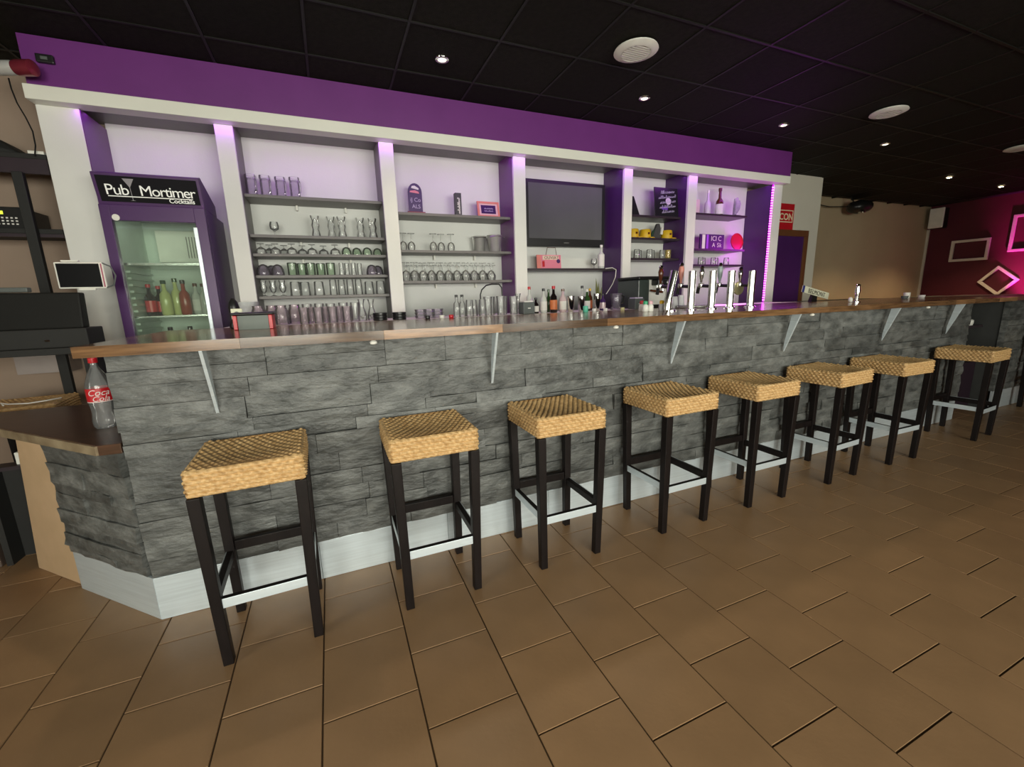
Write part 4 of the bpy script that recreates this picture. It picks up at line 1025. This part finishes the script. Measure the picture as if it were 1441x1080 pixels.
# ------------------------------------------------------------------ till corner on the left
dk = thing('till_bench', 'dark bench behind the low counter carrying the black till', 'bench', (-1.75, 3.1, 0))
build(MB().box(-2.6, -1.19, 2.98, 3.18, 1.07, 1.105), 'bench_top', BLACKM, dk, bevel=.003)
for a in (-2.58, -1.26): build(MB().box(a, a + .05, 3.02, 3.14, 0, 1.069), 'bench_leg', BLACKM, dk)
tl = thing('cash_till', 'black cash till seen from behind on the dark bench', 'till', (-1.45, 3.08, 1.106))
build(MB().box(-1.72, -1.205, 2.985, 3.17, 1.106, 1.205), 'cash_drawer', BLACKM, tl, bevel=.005)
build(MB().hexa([(-1.62, 2.99, 1.2055), (-1.215, 2.99, 1.2055), (-1.215, 3.06, 1.2055), (-1.62, 3.06, 1.2055)], [(-1.62, 3.02, 1.395), (-1.215, 3.02, 1.39), (-1.215, 3.08, 1.39), (-1.62, 3.08, 1.395)]), 'till_screen', mat('till_dark_grey', (.012, .012, .011), .6, spec=.2), tl, bevel=.008)
build(MB().box(-1.60, -1.42, 3.03, 3.07, 1.396, 1.42), 'printer_cover', GREYST, tl, bevel=.004)
build(MB().box(-1.38, -1.36, 2.983, 2.9845, 1.14, 1.15), 'lock', CHROME, tl)
tb = thing('tablet', 'tablet with white frame on a bent arm in front of the white pillar', 'tablet', (-1.22, 3.1, 1.405))
build(MB().box(-1.325, -1.12, 3.095, 3.107, 1.412, 1.552), 'frame', OFFW, tb, bevel=.008)
build(MB().box(-1.315, -1.137, 3.092, 3.0945, 1.42, 1.544), 'screen', SCREEN, tb)
build(MB().box(-1.131, -1.125, 3.092, 3.0945, 1.42, 1.544), 'side_line', mat('rose_edge', (.45, .12, .18), .4), tb)
build(MB().tube([(-1.125, 3.1, 1.548), (-1.09, 3.1, 1.53), (-1.075, 3.1, 1.48), (-1.09, 3.1, 1.43), (-1.125, 3.1, 1.416)], .004, 8), 'loop', GREYST, tb, smooth=40)
build(MB().tube([(-1.25, 3.11, 1.48), (-1.25, 3.2, 1.48), (-1.33, 3.40, 1.46), (-1.38, 3.669, 1.46)], .008, 8), 'arm', BLACK, tb, smooth=40)
for a, b_ in ((-1.29, 1.553), (-1.24, 1.404)): build(MB().box(a, a + .07, 3.09, 3.11, b_, b_ + .008), 'clamp', OFFW, tb)
# shelves with the amplifier
for z0, z1, lab in ((2.12, 2.235, 'upper dark wall shelf left of the white pillar'), (1.75, 1.80, 'lower dark wall shelf left of the white pillar')):
    w = thing('wall_shelf', lab, 'shelf', (-2.1, 3.95, z0))
    build(MB().box(-2.7, -1.50, 3.70, 4.047, z1 - .03, z1), 'board', BLACKM, w, bevel=.003)
    build(MB().box(-2.7, -1.50, 3.70, 3.72, z0, z1 - .0305), 'apron', mat('dark_plum_board', (.025, .012, .02), .5), w)
pst = tag(build(MB().box(-1.66, -1.61, 3.66, 3.695, .0, 2.12), 'shelf_upright', BLACKM, bevel=.003), 'black upright standing in front of the wall shelves', 'upright')
am = thing('amplifier', 'black amplifier with green display on the lower wall shelf', 'amplifier', (-1.95, 3.85, 1.8))
build(MB().box(-2.25, -1.69, 3.74, 4.03, 1.8005, 1.93), 'case', BLACK, am, bevel=.004)
build(MB().box(-1.82, -1.775, 3.737, 3.7395, 1.885, 1.905), 'display', LCD, am)
for r_ in range(3):
    for c_ in range(6): build(MB().box(-1.83 + c_ * .021, -1.82 + c_ * .021, 3.737, 3.7395, 1.825 + r_ * .018, 1.833 + r_ * .018), 'button', PAPER, am)
bg_ = thing('black_bag', 'flat black bag lying on the upper wall shelf', 'bag', (-1.85, 3.85, 2.236))
build(MB().hexa([(-2.3, 3.74, 2.2355), (-1.62, 3.74, 2.2355), (-1.62, 4.0, 2.2355), (-2.3, 4.0, 2.2355)], [(-2.25, 3.78, 2.34), (-1.75, 3.78, 2.34), (-1.75, 3.98, 2.34), (-2.25, 3.98, 2.34)]), 'bag_body', BLACKM, bg_, bevel=.03)
build(MB().tube([(-1.9, 3.74, 2.30), (-1.85, 3.71, 2.28), (-1.78, 3.735, 2.27)], .008, 8), 'bag_handle', BLACK, bg_, smooth=40)
tag(build(MB().box(-1.585, -1.51, 3.71, 3.80, 2.2355, 2.255), 'white_box', OFFW, bevel=.003), 'small white box at the end of the upper wall shelf', 'box')
tag(build(MB().tube([at(p, q, 3.69) for p, q in ((12, 110), (16, 125), (24, 145), (36, 165), (46, 185), (50, 205), (49, 220))], .004, 6), 'hanging_cable', BLACK, smooth=40), 'thin dark cable hanging on the tan wall left of the pillar', 'cable')
tag(build(MB().box(-1.98, -1.70, 3.90, 4.045, .88, 1.01), 'wall_box', mat('pinkish_grey_panel', (.36, .31, .29), .6)), 'pinkish grey box panel on the wall under the till bench', 'panel')
# spotlight on the bulkhead corner
sp = thing('stage_spotlight', 'silver spotlight with red rear cap on the bulkhead corner', 'spotlight', (-1.43, 3.54, 2.59))
build(MB().lathe([(.030, -.10), (.036, -.098), (.036, -.02), (.033, .0)], 0, 0, 0, 18).xf(Matrix.Translation((-1.47, 3.52, 2.63)) @ Matrix.Rotation(PI / 2, 4, 'Y') @ Matrix.Rotation(.35, 4, 'X')), 'head', mat('silver_paint', (.7, .7, .68), .3, .3), sp, smooth=40)
build(MB().lathe([(.036, 0), (.040, .02), (.040, .09), (.02, .10)], 0, 0, 0, 18).xf(Matrix.Translation((-1.468, 3.52, 2.63)) @ Matrix.Rotation(PI / 2, 4, 'Y') @ Matrix.Rotation(.35, 4, 'X')), 'rear_cap', mat('dark_red_metal', (.25, .03, .05), .3, .4), sp, smooth=40)
build(MB().tube([(-1.44, 3.54, 2.66), (-1.43, 3.598, 2.69)], .008, 8), 'bracket', STEEL, sp)
sw = thing('cable_box', 'small black junction box on the purple bulkhead', 'junction box', (-1.36, 3.58, 2.72))
build(MB().box(-1.40, -1.32, 3.575, 3.599, 2.70, 2.745).xf(Matrix.Identity(4)), 'box', BLACK, sw, bevel=.006)
build(MB().box(-1.375, -1.345, 3.572, 3.5745, 2.714, 2.73), 'cover', GREYST, sw)

# ------------------------------------------------------------------ right part: sign, plate, light, frames
sg = thing('red_wall_sign', 'red wall sign with cream letters above the purple door', 'sign', (5.9, 4.22, 2.11))
build(MB().box(5.62, 6.10, 4.225, 4.238, 2.12, 2.46), 'panel', RED, sg)
CR = mat('cream_letter', (.85, .75, .50), .5)
for (a, b, z0, z1) in ((5.62, 6.08, 2.365, 2.377), (5.62, 6.08, 2.215, 2.227), (6.068, 6.08, 2.2275, 2.3645)): build(MB().box(a, b, 4.222, 4.2245, z0, z1), 'border', CR, sg)
build(text_on_y('CON', .122, 5.945, 4.2235, 2.248, extrude=.001, offset=.003), 'lettering', CR, sg)
pt = thing('name_plate', 'cream number plate reading BELMONT propped on the bar', 'number plate', (4.48, 3.0, 1.2))
Mp = Matrix.Translation((4.48, 2.80, 1.265)) @ Matrix.Rotation(.20, 4, 'Y')
build(MB().box(-.21, .21, 0, .006, -.032, .032).xf(Mp), 'plate', mat('cream_plate', (.72, .72, .55), .5), pt)
build(MB().box(-.21, -.18, -.002, 0, -.032, .032).xf(Mp), 'blue_band', mat('plate_blue', (.02, .03, .2), .5), pt)
build(text_mb('BELMONT', .058, extrude=.0005, space=1.05).xf(Mp @ Matrix.Translation((.015, -.001, -.021)) @ Matrix.Rotation(PI / 2, 4, 'X')), 'lettering', BLACK, pt)
build(MB().prism_x([(2.806, 1.1765), (2.845, 1.1765), (2.82, 1.26), (2.808, 1.26)], 4.44, 4.52), 'stand', BLACK, pt)
# dark back cabinet and covered table past the shelving
dcab = thing('dark_sideboard', 'low black sideboard behind the bar before the beige wall', 'sideboard', (6.2, 3.55, 0))
build(MB().box(5.12, 6.9, 3.35, 3.75, 0, 1.13), 'cabinet', BLACKM, dcab)
build(MB().box(5.10, 6.92, 3.33, 3.77, 1.1305, 1.15), 'board_top', BLACK, dcab)
gt = thing('covered_table', 'table under a dark green cloth beyond the end of the bar', 'table', (8.0, 3.4, 0))
build(MB().box(7.3, 9.4, 3.0, 3.9, 1.02, 1.13), 'cloth_cover', DKGREEN, gt, bevel=.02)
for a in (7.35, 9.25):
    for b_ in (3.05, 3.75): build(MB().box(a, a + .1, b_, b_ + .1, 0, 1.019), 'leg', DARKWOOD, gt)
pm2 = thing('tap_column', 'small chrome tap column with white knob on the far bar', 'beer tap', (4.24, 2.3, 1.1765))
build(MB().lathe([(.03, 0), (.03, .006), (.014, .012), (.016, .06), (.022, .10), (.014, .13), (.018, .145), (.008, .155)], 4.24, 2.3, 1.1765, 16), 'column', CHROME, pm2, smooth=40)
build(MB().lathe([(.012, 0), (.016, .01), (.016, .03), (.008, .04)], 4.19, 2.32, 1.18, 12), 'knob', OFFW, pm2, smooth=40)
for (xx, yy, h, m, lab) in ((5.55, 2.55, .06, OFFW, 'small white cup near the far end of the bar'), (5.72, 2.50, .03, PAPER, 'flat white coaster pile near the far end of the bar'), (5.30, 2.45, .03, GREYST, 'small grey dish near the far end of the bar')):
    tag(build(MB().lathe([(.02, 0), (.026, .004), (.03, h), (.027, h), (.02, .008), (0, .008)], xx, yy, 1.1765, 14, caps=False), 'small_dish', m, smooth=40), lab, 'dish')
djl = thing('effect_light', 'black party effect light hanging before the beige wall', 'stage light', (8.7, 4.85, 2.55))
build(MB().lathe([(.05, -.22), (.13, -.16), (.16, 0), (.14, .14), (.06, .20)], 0, 0, 0, 20).xf(Matrix.Translation((8.68, 4.85, 2.68)) @ Matrix.Rotation(PI / 2 - .1, 4, 'Y') @ Matrix.Scale(.72, 4, (1, 0, 0))), 'shell', BLACK, djl, smooth=50)
build(MB().tube([(8.5, 4.85, 2.75), (8.5, 4.9, 2.845)], .012, 8), 'hanger', BLACK, djl)
build(MB().lathe([(.05, 0), (.055, .02), (.03, .03)], 8.60, 4.76, 2.56, 14), 'lens', CHROME, djl, smooth=40)
tag(build(MB().tube([(7.2, 5.08, 2.83), (7.6, 5.06, 2.74), (8.1, 5.0, 2.68), (8.45, 4.9, 2.68)], .008, 6), 'light_cable', BLACK, smooth=40), 'dark cable running along the beige wall to the effect light', 'cable')
spk = thing('wall_speaker', 'white-fronted loudspeaker on the maroon wall near the corner', 'speaker', (11.3, 4.9, 2.4))
build(MB().box(11.30, 11.495, 4.80, 5.03, 2.42, 2.80), 'case', BLACK, spk, bevel=.01)
build(MB().box(11.26, 11.299, 4.78, 5.01, 2.42, 2.80), 'grille', OFFW, spk, bevel=.015)
PF = mat('white_frame', (.80, .74, .66), .5)
def wall_frame(name, lab, cy, cz, w, h, rot, t=.045):
    f = thing(name, lab, 'picture frame', (11.47, cy, cz))
    M = Matrix.Translation((11.47, cy, cz)) @ Matrix.Rotation(rot, 4, 'X')
    for (y0, y1, z0, z1) in ((-w / 2, w / 2, h / 2 - t, h / 2), (-w / 2, w / 2, -h / 2, -h / 2 + t), (-w / 2, -w / 2 + t, -h / 2 + t, h / 2 - t), (w / 2 - t, w / 2, -h / 2 + t, h / 2 - t)):
        build(MB().box(-.02, .02, y0, y1, z0, z1).xf(M), 'frame_bar', PF, f, bevel=.004)
wall_frame('empty_frame', 'empty white frame hung level on the maroon wall', 4.40, 1.95, .55, .40, 0)
wall_frame('empty_frame', 'empty white frame hung on its corner like a diamond', 3.93, 1.355, .40, .38, .72)
wall_frame('empty_frame', 'large empty white frame in the pink spotlight', 3.45, 2.18, .86, .64, 0)
# pink wall washer below the frames
wsh = thing('pink_washer', 'floor wash light shining pink up the maroon wall', 'stage light', (10.85, 3.2, 0))
build(MB().box(10.75, 10.95, 3.1, 3.3, 0, .05), 'base', BLACK, wsh); build(MB().lathe([(.07, 0), (.09, .1), (.09, .16), (.085, .16), (.07, .03)], 10.85, 3.2, .0505, 18, caps=False), 'can', BLACK, wsh, smooth=40)
l = bpy.data.lights.new('pink_wash', 'SPOT'); l.energy = 330; l.color = (1.0, .02, .55); l.spot_size = 0.85; l.spot_blend = .8; l.shadow_soft_size = .06
lo = bpy.data.objects.new('pink_wash', l); COL.objects.link(lo); lo.location = (10.85, 3.2, .35)
lo.rotation_euler = (Vector((11.5, 3.38, 1.5)) - Vector(lo.location)).to_track_quat('-Z', 'Y').to_euler()

# ------------------------------------------------------------------ ceiling fittings
for k, (cx_, cy_, lab) in enumerate(((1.983, 2.524, 'round white slatted air vent over the middle of the bar'), (4.79, 2.538, 'round white slatted air vent over the end of the stool row'), (7.55, 2.61, 'round white slatted air vent beyond the slate pier'))):
    v = thing('ceiling_vent', lab, 'air vent', (cx_, cy_, ZC - .03), 'ceiling air vents')
    build(MB().lathe([(.10, -.004), (.135, -.010), (.14, -.020), (.105, -.034), (.09, -.034), (.085, -.02)], cx_, cy_, ZC - .002, 28, caps=False), 'ring', OFFW, v, smooth=40)
    for j in range(8):
        o_ = -.07 + j * .02; ww = math.sqrt(max(.001, .093 ** 2 - o_ * o_))
        build(MB().box(cx_ - ww, cx_ + ww, cy_ + o_ - .006, cy_ + o_ + .006, ZC - .036, ZC - .028), 'slat', OFFW, v)
    build(MB().lathe([(.0, -.006), (.10, -.006)], cx_, cy_, ZC - .001, 24, caps=False), 'duct', SHELFG, v)
spots = [(.848, 3.063, 0, 'recessed spotlight above the wine glass bay'), (2.509, 3.07, 0, 'recessed spotlight above the television bay'), (4.176, 3.079, 0, 'recessed spotlight above the beer tap end of the bar'), (5.827, 3.079, 0, 'recessed spotlight above the bar gap'),
         (8.53, 3.63, 1, 'lit recessed spotlight before the beige wall'), (10.22, 3.674, 1, 'lit recessed spotlight close to the maroon wall'), (-.62, 2.6, 0, 'recessed spotlight above the end of the bar')]
for cx_, cy_, on, lab in spots:
    s_ = thing('recessed_spot', lab, 'ceiling spotlight', (cx_, cy_, ZC - .02))
    build(MB().lathe([(.030, -.012), (.044, -.010), (.046, -.005), (.030, -.0055)], cx_, cy_, ZC, 20, caps=False), 'ring', CHROME, s_, smooth=40)
    build(MB().lathe([(.0, -.016), (.020, -.015), (.029, -.010), (.029, -.006)], cx_, cy_, ZC, 16, caps=False), 'bulb', BULB if on else BULBD, s_, smooth=40)
    l = bpy.data.lights.new('spot_lamp', 'SPOT'); l.color = (1.0, .72, .42) if on else (1.0, .80, .55)
    l.energy = 95 if on else 14; l.spot_size = 1.9; l.spot_blend = .7; l.shadow_soft_size = .04
    o = bpy.data.objects.new('spot_lamp', l); COL.objects.link(o); o.location = (cx_, cy_, ZC - .03)

tag(build(MB().tube([(-1.80, 3.36, .766), (-1.83, 3.40, .775), (-1.78, 3.36, .772), (-1.68, 3.33, .771), (-1.6, 3.35, .776), (-1.57, 3.42, .774)], .004, 6), 'white_cable', OFFW, smooth=40), 'white cable lying on the half hidden woven stool', 'cable')
